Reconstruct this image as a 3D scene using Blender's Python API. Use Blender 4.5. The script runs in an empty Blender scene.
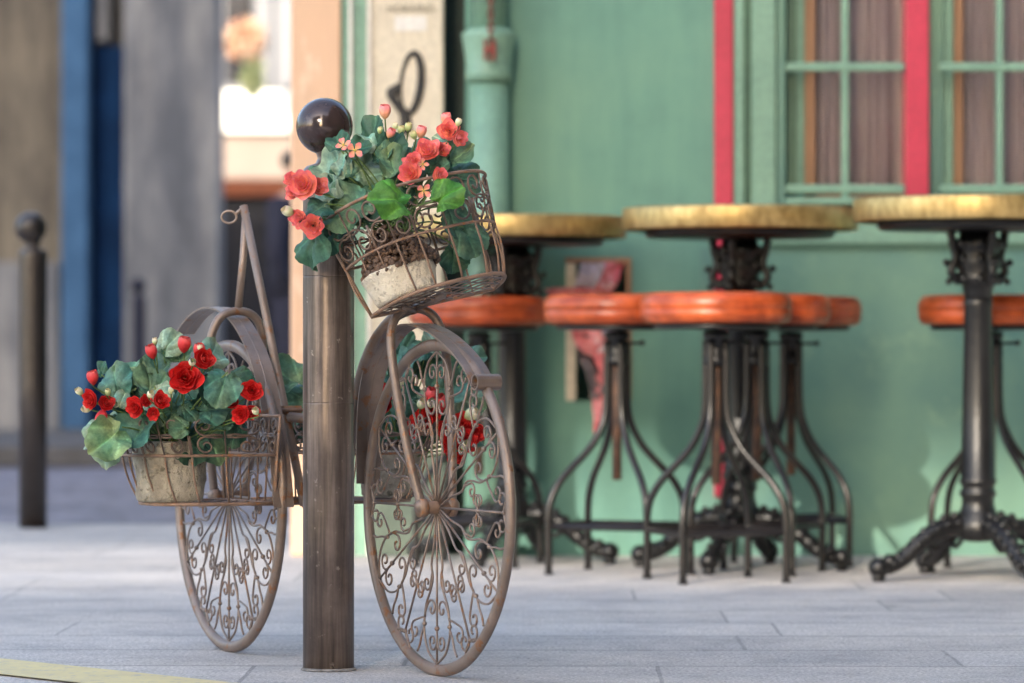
import bpy, math, random
from mathutils import Vector, Matrix, noise
R_ = math.radians
random.seed(7)
S = bpy.context.scene
COL = S.collection
# ------------------------------------------------------------------ camera
F = 3977.0; HC = 0.637; HY = 353.0
cam = bpy.data.cameras.new('camera'); co = bpy.data.objects.new('camera', cam); COL.objects.link(co)
co.location = (0, 0, HC); co.rotation_euler = (R_(90), 0, 0)
cam.sensor_width = 36; cam.lens = F/1024*36; cam.shift_y = (HY-341.5)/1024
cam.clip_start = 0.1; cam.clip_end = 600
cam.dof.use_dof = True; cam.dof.focus_distance = 7.95; cam.dof.aperture_fstop = 3.5; cam.dof.aperture_blades = 0
S.camera = co
# ------------------------------------------------------------------ world, sun, exposure
SUN = Vector((-0.38, -1.0, 0.40))               # direction towards the sun
w = bpy.data.worlds.new('World'); S.world = w; w.use_nodes = True
nt = w.node_tree; bgn = nt.nodes['Background']
sky = nt.nodes.new('ShaderNodeTexSky'); sky.sky_type = 'NISHITA'; sky.sun_disc = False
sky.sun_elevation = math.atan2(SUN.z, math.hypot(SUN.x, SUN.y)); sky.sun_rotation = math.atan2(SUN.x, SUN.y)
sky.dust_density = 2.6; sky.air_density = 1.0; sky.ozone_density = 0.6
nt.links.new(sky.outputs[0], bgn.inputs[0]); bgn.inputs[1].default_value = 0.15
sl = bpy.data.lights.new('sun', 'SUN'); sl.energy = 2.7; sl.angle = R_(0.6); sl.color = (1.0, 0.90, 0.76)
so = bpy.data.objects.new('sun', sl); COL.objects.link(so); so.location = (0, -5, 10)
so.rotation_euler = SUN.to_track_quat('Z', 'Y').to_euler()
S.view_settings.view_transform = 'Standard'; S.view_settings.look = 'None'
S.view_settings.exposure = 2.2; S.view_settings.gamma = 1.0
S.view_settings.use_curve_mapping = False

def P(px, py, d):
    return Vector(((px-512)*d/F, d, HC-(py-HY)*d/F))

# ------------------------------------------------------------------ materials
def new_mat(name):
    m = bpy.data.materials.new(name); m.use_nodes = True
    return m, m.node_tree, m.node_tree.nodes['Principled BSDF']
def coords(t, scale=(1, 1, 1), rnd=False):
    tc = t.nodes.new('ShaderNodeTexCoord'); mp = t.nodes.new('ShaderNodeMapping')
    mp.inputs['Scale'].default_value = scale
    t.links.new(tc.outputs['Object'], mp.inputs['Vector'])
    if rnd:
        oi = t.nodes.new('ShaderNodeObjectInfo'); mu = t.nodes.new('ShaderNodeMath'); mu.operation = 'MULTIPLY'
        mu.inputs[1].default_value = 37.0
        t.links.new(oi.outputs['Random'], mu.inputs[0]); t.links.new(mu.outputs[0], mp.inputs['Location'])
    return mp.outputs['Vector']
def noise_n(t, vec, sc, det=6, rough=.6):
    n = t.nodes.new('ShaderNodeTexNoise'); n.inputs['Scale'].default_value = sc
    n.inputs['Detail'].default_value = det; n.inputs['Roughness'].default_value = rough
    t.links.new(vec, n.inputs['Vector']); return n.outputs['Fac']
def ramp(t, fac, stops):
    r = t.nodes.new('ShaderNodeValToRGB'); e = r.color_ramp.elements
    while len(e) < len(stops): e.new(.5)
    for k, (p, c) in enumerate(stops):
        e[k].position = p; e[k].color = (*c, 1) if len(c) == 3 else c
    t.links.new(fac, r.inputs[0]); return r.outputs['Color']
def mixc(t, fac, a, b, mode='MIX'):
    m = t.nodes.new('ShaderNodeMix'); m.data_type = 'RGBA'; m.blend_type = mode
    for s, v in ((m.inputs[0], fac), (m.inputs[6], a), (m.inputs[7], b)):
        if hasattr(v, 'is_linked') or isinstance(v, bpy.types.NodeSocket): t.links.new(v, s)
        elif isinstance(v, (int, float)): s.default_value = v
        else: s.default_value = (*v, 1)
    return m.outputs[2]
def bump(t, b, h, st, dist=.01):
    bn = t.nodes.new('ShaderNodeBump'); bn.inputs['Strength'].default_value = st; bn.inputs['Distance'].default_value = dist
    t.links.new(h, bn.inputs['Height']); t.links.new(bn.outputs[0], b.inputs['Normal'])
def mat(name, c1, c2=None, sc=8, rough=.6, metal=0, bmp=0, stretch=(1, 1, 1), c3=None, spec=.5, lo=.35, hi=.65, sc3=60, fine=True, bd=.004, coat=0, rnd=False):
    m, t, b = new_mat(name)
    v = coords(t, stretch, rnd)
    if c2 is None: c2 = tuple(x*.75 for x in c1)
    f = noise_n(t, v, sc)
    c = ramp(t, f, [(lo, c2), (hi, c1)])
    f2 = noise_n(t, v, sc3, 4, .7)
    if c3 is not None:
        k = ramp(t, f2, [(.56, (0, 0, 0)), (.66, (1, 1, 1))])
        c = mixc(t, k, c, c3)
    elif fine:
        k = ramp(t, f2, [(.3, (.82, .82, .82)), (.7, (1.1, 1.1, 1.1))])
        c = mixc(t, 1.0, c, k, 'MULTIPLY')
    t.links.new(c, b.inputs['Base Color'])
    b.inputs['Roughness'].default_value = rough; b.inputs['Metallic'].default_value = metal
    b.inputs['Specular IOR Level'].default_value = spec; b.inputs['Coat Weight'].default_value = coat
    if bmp: bump(t, b, f2, bmp, bd)
    return m
M = {}
M['iron'] = mat('weathered_iron', (.265, .205, .178), (.17, .128, .108), 9, .42, .35, .35, c3=(.24, .11, .05), sc3=34, bd=.0015)
M['iron_rust'] = mat('rusty_iron', (.34, .22, .16), (.19, .12, .085), 20, .6, .1, .4, c3=(.36, .15, .05), sc3=50, bd=.001)
M['iron_dark'] = mat('basket_iron', (.24, .17, .135), (.12, .085, .07), 25, .5, .2, .3, c3=(.24, .12, .07), sc3=70, bd=.001)
M['black'] = mat('black_cast_iron', (.010, .010, .011), (.005, .005, .006), 14, .36, .1, .5, spec=.5, bd=.003)
M['black_leg'] = mat('black_painted_iron', (.020, .017, .016), (.009, .008, .009), 10, .30, .2, .2, spec=.55, bd=.001)
M['rust_rod'] = mat('rusty_screw', (.12, .06, .035), (.05, .03, .025), 30, .6, .2, .3, bd=.001)
M['seeds'] = mat('brown_beads', (.17, .10, .065), (.06, .038, .028), 60, .65, 0, 0)
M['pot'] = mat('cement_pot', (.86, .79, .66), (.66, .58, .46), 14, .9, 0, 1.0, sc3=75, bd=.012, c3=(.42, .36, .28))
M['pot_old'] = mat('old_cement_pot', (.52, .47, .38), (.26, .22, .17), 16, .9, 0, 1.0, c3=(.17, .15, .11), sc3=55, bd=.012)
def make_wall():
    m, t, b = new_mat('green_render')
    v = coords(t)
    c = ramp(t, noise_n(t, v, 1.5, 5, .6), [(.33, (.10, .235, .20)), (.5, (.14, .31, .245)), (.68, (.175, .35, .262))])
    vs = coords(t, (1, 1, .12)); k = ramp(t, noise_n(t, vs, 9, 5, .7), [(.35, (.86, .9, .92)), (.6, (1.03, 1.02, 1.0))])
    c = mixc(t, 1.0, c, k, 'MULTIPLY')
    k2 = ramp(t, noise_n(t, v, 26, 3, .6), [(.70, (0, 0, 0)), (.76, (.5, .5, .5))]); c = mixc(t, k2, c, (.30, .38, .32))
    t.links.new(c, b.inputs['Base Color']); b.inputs['Roughness'].default_value = .62
    bump(t, b, noise_n(t, v, 12, 4), .15, .004)
    return m
M['wall'] = make_wall()
M['panel'] = mat('green_panel_paint', (.165, .31, .225), (.085, .205, .19), 1.5, .5, 0, .1, c3=(.17, .31, .23), sc3=4)
M['trim'] = mat('green_trim_paint', (.21, .38, .29), (.17, .32, .25), 5, .45, 0, .05)
M['trim_dark'] = mat('green_trim_dark_and_shade', (.09, .19, .13), (.06, .14, .10), 5, .45)  # darker trim green, also carries the jamb's shadow as colour
M['groove'] = mat('recess_shade_green', (.018, .05, .045), (.012, .03, .03), 5, .6)  # recess shade put into the colour as a near-black green
M['crimson'] = mat('crimson_paint', (.60, .045, .10), (.48, .032, .075), 4, .4)
M['cream'] = mat('cream_paint', (.72, .65, .52), (.64, .57, .45), 4, .6)
M['white'] = mat('white_paint', (.80, .78, .74), (.72, .7, .66), 6, .6)
M['peach'] = mat('peach_render', (.74, .50, .34), (.66, .44, .30), 5, .7, c3=(.85, .70, .55), sc3=7, stretch=(1, 1, .35))
M['wood'] = mat('wood_trim', (.40, .22, .12), (.30, .16, .09), 8, .5, stretch=(1, 1, .1))
M['plinthgrey'] = mat('grey_green_plinth', (.13, .165, .13), (.08, .11, .09), 5, .8)
M['graf'] = mat('black_paint', (.02, .02, .022), None, 5, .5)
M['grey_ink'] = mat('grey_lettering', (.22, .21, .16), None, 5, .6)
M['facade'] = mat('old_stone_render', (.078, .070, .060), (.036, .033, .031), 1.8, .85, 0, .3, c3=(.14, .12, .10), sc3=5, bd=.01, stretch=(1, 1, .6))
M['facade2'] = mat('grey_plaster', (.105, .116, .142), (.050, .056, .070), 1.3, .85, 0, .3, c3=(.13, .14, .16), sc3=2.4, bd=.01, stretch=(1, 1, .5))
def stone_render_streaked_m():
    m, t, b = new_mat('stone_render_streaked')
    v = coords(t, (1, 1, .16)); v2 = coords(t, (1, 1, .45))
    c = ramp(t, noise_n(t, v, 3.2, 8, .75), [(.36, (.045, .040, .036)), (.5, (.085, .076, .064)), (.64, (.13, .115, .095))])
    k = ramp(t, noise_n(t, v2, 2.1, 7, .75), [(.35, (.62, .62, .66)), (.5, (1, 1, 1)), (.66, (1.35, 1.32, 1.28))])
    c = mixc(t, 1.0, c, k, 'MULTIPLY'); t.links.new(c, b.inputs['Base Color']); b.inputs['Roughness'].default_value = .9
    return m
M['facade'] = stone_render_streaked_m()
def plaster_streaked_m():
    m, t, b = new_mat('plaster_streaked')
    v = coords(t, (1, 1, .16)); v2 = coords(t, (1, 1, .45))
    c = ramp(t, noise_n(t, v, 3.2, 8, .75), [(.36, (.050, .058, .078)), (.5, (.095, .103, .125)), (.64, (.155, .16, .175))])
    k = ramp(t, noise_n(t, v2, 2.1, 7, .75), [(.35, (.62, .62, .66)), (.5, (1, 1, 1)), (.66, (1.35, 1.32, 1.28))])
    c = mixc(t, 1.0, c, k, 'MULTIPLY'); t.links.new(c, b.inputs['Base Color']); b.inputs['Roughness'].default_value = .9
    return m
M['facade2'] = plaster_streaked_m()
M['bluedoor'] = mat('dark_blue_paint', (.005, .024, .080), (.003, .014, .048), 3, .9, spec=.08)
M['bluelight'] = mat('light_blue_paint', (.035, .090, .19), (.022, .062, .14), 4, .8, spec=.2)
M['stone'] = mat('kerb_stone', (.07, .07, .078), (.05, .05, .055), 5, .8, 0, .3)
M['sunwhite'] = mat('awning_canvas', (.85, .82, .74), (.8, .77, .7), 3, .8)
M['farcream'] = mat('cream_fascia', (.27, .215, .18), (.24, .19, .16), 3, .8)
M['orange_sign'] = mat('orange_fascia', (.26, .065, .018), (.2, .05, .014), 3, .6)
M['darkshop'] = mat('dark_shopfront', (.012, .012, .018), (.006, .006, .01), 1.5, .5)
M['farwall'] = mat('pale_facade', (.22, .222, .235), (.15, .155, .17), 1, .8)
M['sky_block'] = mat('sky_block_stone', (.10, .085, .07), (.07, .06, .05), 1, .85)  # for the unseen light-blocking building on the right
M['opp'] = mat('opposite_facade_stone', (.55, .50, .42), (.45, .41, .35), 1, .85)
M['opp_glass'] = mat('dark_window', (.03, .03, .035), None, 3, .15)
M['navy'] = mat('navy_cloth', (.008, .01, .03), (.004, .006, .02), 12, .9)
M['skin'] = mat('skin', (.45, .26, .18), (.40, .22, .15), 20, .5)
M['hair'] = mat('dark_hair', (.02, .014, .012), None, 30, .6)
M['shoe'] = mat('dark_shoe', (.015, .012, .01), None, 30, .5)
M['bud_white'] = mat('cream_bud', (.72, .70, .50), (.5, .6, .3), 60, .6)
M['stem'] = mat('stem_green', (.16, .25, .07), (.08, .14, .04), 40, .5)
M['yellow'] = mat('yellow_road_paint', (.74, .63, .32), (.64, .54, .30), 9, .8, c3=(.46, .42, .36), sc3=40)
M['cloth'] = mat('pink_red_cloth', (.62, .075, .09), (.80, .36, .38), 14, .8, c3=(.78, .70, .74), sc3=24)
M['plastic'] = mat('pale_plastic_wrap', (.6, .55, .66), (.5, .42, .5), 12, .3)
M['grey_cloth'] = mat('grey_bag', (.15, .12, .13), None, 12, .5)
M['rustpaint'] = mat('rust_red_chain', (.30, .05, .04), (.15, .04, .03), 30, .6)

def make_bollard_mat():
    m, t, b = new_mat('bollard_paint')
    v = coords(t, (1, 1, 1)); vs = coords(t, (1, 1, .05))
    f = noise_n(t, vs, 60); c = ramp(t, f, [(.35, (.068, .053, .048)), (.5, (.145, .115, .103)), (.70, (.28, .225, .20))])
    fb = noise_n(t, v, 7, 6, .7); kb = ramp(t, fb, [(.35, (.7, .68, .68)), (.65, (1.2, 1.18, 1.15))]); c = mixc(t, 1.0, c, kb, 'MULTIPLY')
    rr_ = t.nodes.new('ShaderNodeMapRange'); rr_.inputs[3].default_value = .22; rr_.inputs[4].default_value = .46; t.links.new(fb, rr_.inputs[0]); t.links.new(rr_.outputs[0], b.inputs['Roughness'])
    f2 = noise_n(t, v, 55, 3, .6); k = ramp(t, f2, [(.66, (0, 0, 0)), (.72, (.8, .8, .8))])
    c = mixc(t, k, c, (.34, .29, .26))
    t.links.new(c, b.inputs['Base Color']); b.inputs['Metallic'].default_value = .4
    b.inputs['Specular IOR Level'].default_value = .7
    bump(t, b, f2, .35, .002)
    return m
M['bollard'] = make_bollard_mat()
M['bollard_far'] = mat('bollard_paint_dimmed', (.042, .033, .031), (.025, .02, .019), 12, .3, .2, .1, spec=.6)  # darker copy of the bollard paint, dimmer reflections put into the colour
M['mortar'] = mat('stained_mortar', (.30, .29, .28), (.12, .115, .11), 30, .9, 0, .6)
M['ball'] = mat('bollard_ball_paint', (.05, .033, .032), (.03, .02, .022), 14, .13, .35, .22, spec=.8, sc3=26, bd=.003, c3=(.075, .055, .052))
def make_leather():
    m, t, b = new_mat('orange_leather')
    v = coords(t, (1, 1, 1), True)
    c = ramp(t, noise_n(t, v, 9), [(.35, (.30, .045, .012)), (.65, (.50, .10, .026))])
    vs = coords(t, (1, 1, 30), True)
    k = ramp(t, noise_n(t, vs, 3), [(.4, (.75, .75, .75)), (.6, (1.1, 1.1, 1.1))])
    c = mixc(t, 1.0, c, k, 'MULTIPLY')
    kw = ramp(t, noise_n(t, v, 6.5, 5, .7), [(.60, (0, 0, 0)), (.70, (.55, .55, .55))]); c = mixc(t, kw, c, (.62, .30, .14))
    kd = ramp(t, noise_n(t, v, 16, 5, .7), [(.35, (.6, .55, .5)), (.6, (1.1, 1.1, 1.1))]); c = mixc(t, 1.0, c, kd, 'MULTIPLY')
    t.links.new(c, b.inputs['Base Color']); b.inputs['Roughness'].default_value = .33; b.inputs['Specular IOR Level'].default_value = .4
    bump(t, b, noise_n(t, v, 45), .3, .003)
    return m
M['leather'] = make_leather()
def make_brass():
    m, t, b = new_mat('aged_brass')
    v = coords(t, (1, 1, .5), True)
    c = ramp(t, noise_n(t, v, 40, 8, .7), [(.36, (.32, .22, .085)), (.5, (.47, .34, .14)), (.66, (.62, .46, .21))])
    t.links.new(c, b.inputs['Base Color']); b.inputs['Roughness'].default_value = .42; b.inputs['Metallic'].default_value = .75
    return m
M['brass'] = make_brass()
def make_curtain():
    m, t, b = new_mat('mauve_curtain')
    v = coords(t, (1, 1, .12))
    c = ramp(t, noise_n(t, v, 7), [(.35, (.25, .215, .25)), (.5, (.38, .32, .36)), (.7, (.52, .44, .46))])
    t.links.new(c, b.inputs['Base Color']); b.inputs['Roughness'].default_value = .9
    return m
M['curtain'] = make_curtain()
def make_glass():
    m = bpy.data.materials.new('window_glass'); m.use_nodes = True; t = m.node_tree
    t.nodes.clear(); o = t.nodes.new('ShaderNodeOutputMaterial'); tr = t.nodes.new('ShaderNodeBsdfTransparent')
    gl = t.nodes.new('ShaderNodeBsdfGlossy'); gl.inputs['Roughness'].default_value = .03
    fr = t.nodes.new('ShaderNodeFresnel'); mx = t.nodes.new('ShaderNodeMixShader')
    fr.inputs['IOR'].default_value = 1.5
    t.links.new(fr.outputs[0], mx.inputs[0]); t.links.new(tr.outputs[0], mx.inputs[1]); t.links.new(gl.outputs[0], mx.inputs[2])
    t.links.new(mx.outputs[0], o.inputs[0]); return m
M['glass'] = make_glass()
def make_leaf():
    m, t, b = new_mat('leaf')
    a = t.nodes.new('ShaderNodeAttribute'); a.attribute_name = 'tint'
    v = coords(t)
    k = ramp(t, noise_n(t, v, 60, 5, .7), [(.3, (.55, .62, .65)), (.7, (1.35, 1.28, 1.2))])
    c = mixc(t, 1.0, a.outputs['Color'], k, 'MULTIPLY')
    t.links.new(c, b.inputs['Base Color']); b.inputs['Roughness'].default_value = .55
    b.inputs['Specular IOR Level'].default_value = .35
    bump(t, b, noise_n(t, v, 220, 3), .5, .002)
    return m
M['leaf'] = make_leaf()
def make_petal(name):
    m, t, b = new_mat(name)
    a = t.nodes.new('ShaderNodeAttribute'); a.attribute_name = 'tint'
    v = coords(t)
    k = ramp(t, noise_n(t, v, 40, 4), [(.3, (.85, .8, .8)), (.7, (1.1, 1.15, 1.15))])
    c = mixc(t, 1.0, a.outputs['Color'], k, 'MULTIPLY')
    t.links.new(c, b.inputs['Base Color']); b.inputs['Roughness'].default_value = .6
    b.inputs['Subsurface Weight'].default_value = .12; b.inputs['Subsurface Radius'].default_value = (.01, .004, .003)
    b.inputs['Subsurface Scale'].default_value = .5
    return m
M['petal'] = make_petal('fabric_petal')
def make_paving():
    m, t, b = new_mat('granite_paving')
    v = coords(t)
    br = t.nodes.new('ShaderNodeTexBrick'); br.inputs['Scale'].default_value = 1.0
    br.inputs['Brick Width'].default_value = 1.13; br.inputs['Row Height'].default_value = .43; br.offset = .37; br.squash = .72; br.squash_frequency = 3
    br.inputs['Mortar Size'].default_value = .005; br.inputs['Mortar Smooth'].default_value = .3
    br.inputs['Color1'].default_value = (.50, .47, .45, 1); br.inputs['Color2'].default_value = (.60, .565, .54, 1)
    br.inputs['Mortar'].default_value = (.36, .34, .33, 1)
    mp = t.nodes.new('ShaderNodeMapping'); mp.inputs['Rotation'].default_value = (0, 0, R_(.6)); mp.inputs['Location'].default_value = (.3, .13, 0)
    nv = t.nodes.new('ShaderNodeTexNoise'); nv.inputs['Scale'].default_value = 9
    t.links.new(v, nv.inputs['Vector'])
    av = t.nodes.new('ShaderNodeMix'); av.data_type = 'VECTOR'; av.inputs[0].default_value = .007
    t.links.new(v, av.inputs[4]); t.links.new(nv.outputs['Color'], av.inputs[5])
    t.links.new(av.outputs[1], mp.inputs['Vector']); t.links.new(mp.outputs[0], br.inputs['Vector'])
    b2 = t.nodes.new('ShaderNodeTexBrick'); b2.inputs['Scale'].default_value = 1.0; b2.inputs['Brick Width'].default_value = 900
    b2.inputs['Row Height'].default_value = .43; b2.inputs['Mortar Size'].default_value = .011; b2.inputs['Mortar Smooth'].default_value = .6
    for nm, cc in (('Color1', 1), ('Color2', 1), ('Mortar', .74)): b2.inputs[nm].default_value = (cc, cc, cc, 1)
    t.links.new(mp.outputs[0], b2.inputs['Vector'])
    k1 = ramp(t, noise_n(t, v, 1.3, 5, .6), [(.3, (.86, .87, .90)), (.7, (1.1, 1.08, 1.05))])
    k2 = ramp(t, noise_n(t, v, 130, 3, .8), [(.38, (.58, .58, .59)), (.62, (1.36, 1.36, 1.36))])
    k3 = ramp(t, noise_n(t, v, 14, 6, .75), [(.38, (1.04, 1.04, 1.04)), (.60, (.90, .90, .89)), (.74, (.62, .62, .60))])
    c = mixc(t, 1.0, br.outputs['Color'], k1, 'MULTIPLY'); c = mixc(t, 1.0, c, b2.outputs['Color'], 'MULTIPLY'); c = mixc(t, 1.0, c, k2, 'MULTIPLY'); c = mixc(t, 1.0, c, k3, 'MULTIPLY')
    k4 = ramp(t, noise_n(t, v, 3.2, 8, .7), [(.36, (1.05, 1.04, 1.02)), (.5, (.95, .95, .95)), (.68, (.74, .74, .76))]); c = mixc(t, 1.0, c, k4, 'MULTIPLY')
    vo = t.nodes.new('ShaderNodeTexVoronoi'); vo.inputs['Scale'].default_value = 2.6; t.links.new(v, vo.inputs['Vector'])
    k5 = ramp(t, vo.outputs['Distance'], [(.035, (.45, .45, .45)), (.055, (1, 1, 1))]); c = mixc(t, 1.0, c, k5, 'MULTIPLY')
    t.links.new(c, b.inputs['Base Color']); b.inputs['Roughness'].default_value = .8
    bump(t, b, noise_n(t, v, 60, 4, .8), .6, .004)
    return m
M['paving'] = make_paving()
def make_cobble():
    m, t, b = new_mat('cobbled_road')
    v = coords(t)
    vo = t.nodes.new('ShaderNodeTexVoronoi'); vo.inputs['Scale'].default_value = 7.5; t.links.new(v, vo.inputs['Vector'])
    c = ramp(t, vo.outputs['Color'], [(.1, (.15, .15, .19)), (.9, (.26, .25, .30))])
    vd = t.nodes.new('ShaderNodeTexVoronoi'); vd.feature = 'DISTANCE_TO_EDGE'; vd.inputs['Scale'].default_value = 7.5; t.links.new(v, vd.inputs['Vector'])
    k = ramp(t, vd.outputs['Distance'], [(.03, (.4, .4, .4)), (.14, (1, 1, 1))])
    c = mixc(t, 1.0, c, k, 'MULTIPLY')
    k1 = ramp(t, noise_n(t, v, 1.0), [(.35, (.75, .75, .8)), (.65, (1.15, 1.1, 1.1))])
    c = mixc(t, 1.0, c, k1, 'MULTIPLY')
    t.links.new(c, b.inputs['Base Color']); b.inputs['Roughness'].default_value = .55
    bump(t, b, vd.outputs['Distance'], .6, .03)
    return m
M['cobble'] = make_cobble()

# ------------------------------------------------------------------ mesh helpers
class MB:
    def __init__(s): s.v = []; s.f = []; s.sm = []; s.c = []; s.cur = (1, 1, 1); s.T = None
    def add(s, vs, fs, smooth=True, cols=None):
        n = len(s.v)
        for i, p in enumerate(vs):
            p = Vector(p)
            s.v.append(s.T @ p if s.T else p)
            s.c.append(cols[i] if cols else s.cur)
        for f in fs: s.f.append([n+i for i in f]); s.sm.append(smooth)
    def box(s, x0, x1, y0, y1, z0, z1, bev=0):
        if bev:
            b = bev; bm_v = []
            # chamfered box: 24 verts
            vs = []; idx = {}
            for i, (sx, x) in enumerate(((-1, x0), (1, x1))):
                for j, (sy, y) in enumerate(((-1, y0), (1, y1))):
                    for k, (sz, z) in enumerate(((-1, z0), (1, z1))):
                        idx[i, j, k, 0] = len(vs); vs.append((x, y-sy*b, z-sz*b))
                        idx[i, j, k, 1] = len(vs); vs.append((x-sx*b, y, z-sz*b))
                        idx[i, j, k, 2] = len(vs); vs.append((x-sx*b, y-sy*b, z))
            fs = []
            for i in (0, 1): fs.append([idx[i, a, c, 0] for a, c in ((0, 0), (1, 0), (1, 1), (0, 1))])
            for j in (0, 1): fs.append([idx[a, j, c, 1] for a, c in ((0, 0), (1, 0), (1, 1), (0, 1))])
            for k in (0, 1): fs.append([idx[a, c, k, 2] for a, c in ((0, 0), (1, 0), (1, 1), (0, 1))])
            for i in (0, 1):
                for j in (0, 1): fs.append([idx[i, j, 0, 0], idx[i, j, 1, 0], idx[i, j, 1, 1], idx[i, j, 0, 1]])
            for i in (0, 1):
                for k in (0, 1): fs.append([idx[i, 0, k, 0], idx[i, 1, k, 0], idx[i, 1, k, 2], idx[i, 0, k, 2]])
            for j in (0, 1):
                for k in (0, 1): fs.append([idx[0, j, k, 1], idx[1, j, k, 1], idx[1, j, k, 2], idx[0, j, k, 2]])
            for i in (0, 1):
                for j in (0, 1):
                    for k in (0, 1): fs.append([idx[i, j, k, 0], idx[i, j, k, 1], idx[i, j, k, 2]])
            s.add(vs, fs, False); return
        vs = [(x, y, z) for x in (x0, x1) for y in (y0, y1) for z in (z0, z1)]
        s.add(vs, [(0, 1, 3, 2), (4, 6, 7, 5), (0, 4, 5, 1), (2, 3, 7, 6), (0, 2, 6, 4), (1, 5, 7, 3)], False)
    def tube(s, pts, r, n=6, closed=False, flat=None, cap=True, up=None):
        pts = [Vector(p) for p in pts]; m = len(pts)
        rs = r if isinstance(r, (list, tuple)) else [r]*m
        tg = []
        for i in range(m):
            if closed: t = pts[(i+1) % m]-pts[i-1]
            else: t = pts[min(i+1, m-1)]-pts[max(i-1, 0)]
            if t.length < 1e-9: t = Vector((0, 0, 1))
            tg.append(t.normalized())
        a = tg[0].orthogonal().normalized() if up is None else (up-tg[0]*up.dot(tg[0])).normalized()
        vs = []
        for i in range(m):
            if up is not None: a = up-tg[i]*up.dot(tg[i])
            else: a = a-tg[i]*a.dot(tg[i])
            if a.length < 1e-6: a = tg[i].orthogonal()
            a = a.normalized(); b = tg[i].cross(a)
            for k in range(n):
                th = 2*math.pi*(k+.5)/n
                ra, rb = (rs[i], rs[i]) if flat is None else flat
                vs.append(pts[i]+a*(math.cos(th)*ra)+b*(math.sin(th)*rb))
        fs = []
        for i in range(m if closed else m-1):
            j = (i+1) % m
            for k in range(n):
                k2 = (k+1) % n; fs.append((i*n+k, i*n+k2, j*n+k2, j*n+k))
        if not closed and cap:
            fs.append(list(range(n))[::-1]); fs.append([(m-1)*n+k for k in range(n)])
        s.add(vs, fs, n > 4)
    def lathe(s, prof, n=32, cx=0, cy=0, cz=0, smooth=True, cap=True):
        vs = []; m = len(prof)
        for r, z in prof:
            for k in range(n):
                th = 2*math.pi*k/n; vs.append((cx+r*math.cos(th), cy+r*math.sin(th), cz+z))
        fs = [(i*n+k, i*n+(k+1) % n, (i+1)*n+(k+1) % n, (i+1)*n+k) for i in range(m-1) for k in range(n)]
        if cap: fs.append(list(range(n))[::-1]); fs.append([(m-1)*n+k for k in range(n)])
        s.add(vs, fs, smooth)
    def ball(s, c, r, n=12, sq=(1, 1, 1)):
        c = Vector(c); vs = [c+Vector((0, 0, -r*sq[2]))]; m = max(4, n//2)
        for i in range(1, m):
            a = math.pi*i/m-math.pi/2
            for k in range(n):
                th = 2*math.pi*k/n
                vs.append(c+Vector((r*sq[0]*math.cos(a)*math.cos(th), r*sq[1]*math.cos(a)*math.sin(th), r*sq[2]*math.sin(a))))
        vs.append(c+Vector((0, 0, r*sq[2]))); L = len(vs)-1; fs = []
        for k in range(n):
            k2 = (k+1) % n; fs.append((0, 1+k2, 1+k)); fs.append((L, L-n+k, L-n+k2))
            for i in range(m-2): fs.append((1+i*n+k, 1+i*n+k2, 1+(i+1)*n+k2, 1+(i+1)*n+k))
        s.add(vs, fs)
    def strip(s, pts, wv, th):
        """flat band following pts, width vector wv, thickness th"""
        pts = [Vector(p) for p in pts]; m = len(pts); vs = []
        for i in range(m):
            t = (pts[min(i+1, m-1)]-pts[max(i-1, 0)]).normalized(); nn = t.cross(wv).normalized()*th*.5
            for a in (wv*.5+nn, wv*.5-nn, -wv*.5-nn*1, -wv*.5+nn):
                vs.append(pts[i]+a)
            # gentle crown along the middle of the band
        fs = []
        for i in range(m-1):
            for k in range(4): fs.append((i*4+k, i*4+(k+1) % 4, i*4+4+(k+1) % 4, i*4+4+k))
        fs += [(3, 2, 1, 0), tuple((m-1)*4+k for k in range(4))]
        s.add(vs, fs, False)
    def build(s, name, material, parent=None, auto=None):
        me = bpy.data.meshes.new(name)
        off = parent['_w'] if parent is not None else (0, 0, 0)
        off = Vector(off)
        me.from_pydata([tuple(v-off) for v in s.v], [], s.f)
        me.polygons.foreach_set('use_smooth', s.sm)
        ca = me.color_attributes.new('tint', 'FLOAT_COLOR', 'POINT')
        ca.data.foreach_set('color', [x for c in s.c for x in (*c[:3], 1)])
        me.validate(); me.update()
        o = bpy.data.objects.new(name, me); COL.objects.link(o)
        me.materials.append(M[material] if isinstance(material, str) else material)
        if parent is not None: o.parent = parent
        o['_w'] = tuple(off)
        return o
def catmull(pts, k=6, closed=False):
    pts = [Vector(p) for p in pts]; n = len(pts); out = []
    for i in range(n if closed else n-1):
        if closed: p0, p1, p2, p3 = pts[i-1], pts[i], pts[(i+1) % n], pts[(i+2) % n]
        else: p0, p1, p2, p3 = pts[max(i-1, 0)], pts[i], pts[i+1], pts[min(i+2, n-1)]
        for j in range(k):
            t = j/k
            out.append(.5*((2*p1)+(p2-p0)*t+(2*p0-5*p1+4*p2-p3)*t*t+(3*p1-p0-3*p2+p3)*t*t*t))
    if not closed: out.append(pts[-1])
    return out
def empty(name, loc=(0, 0, 0)):
    o = bpy.data.objects.new(name, None); COL.objects.link(o); o.location = loc; o['_w'] = tuple(loc); o.empty_display_size = .1
    return o
def tag(o, label=None, cat=None, group=None, kind=None):
    if label: o['label'] = label
    if cat: o['category'] = cat
    if group: o['group'] = group
    if kind: o['kind'] = kind
    return o
KIDS = {}
def kids(o): return [c for c in COL.objects if c.parent == o]
def copy_tree(o, parent=None):
    c = o.copy(); COL.objects.link(c)
    if parent is not None: c.parent = parent
    for ch in kids(o): copy_tree(ch, c)
    return c

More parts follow.
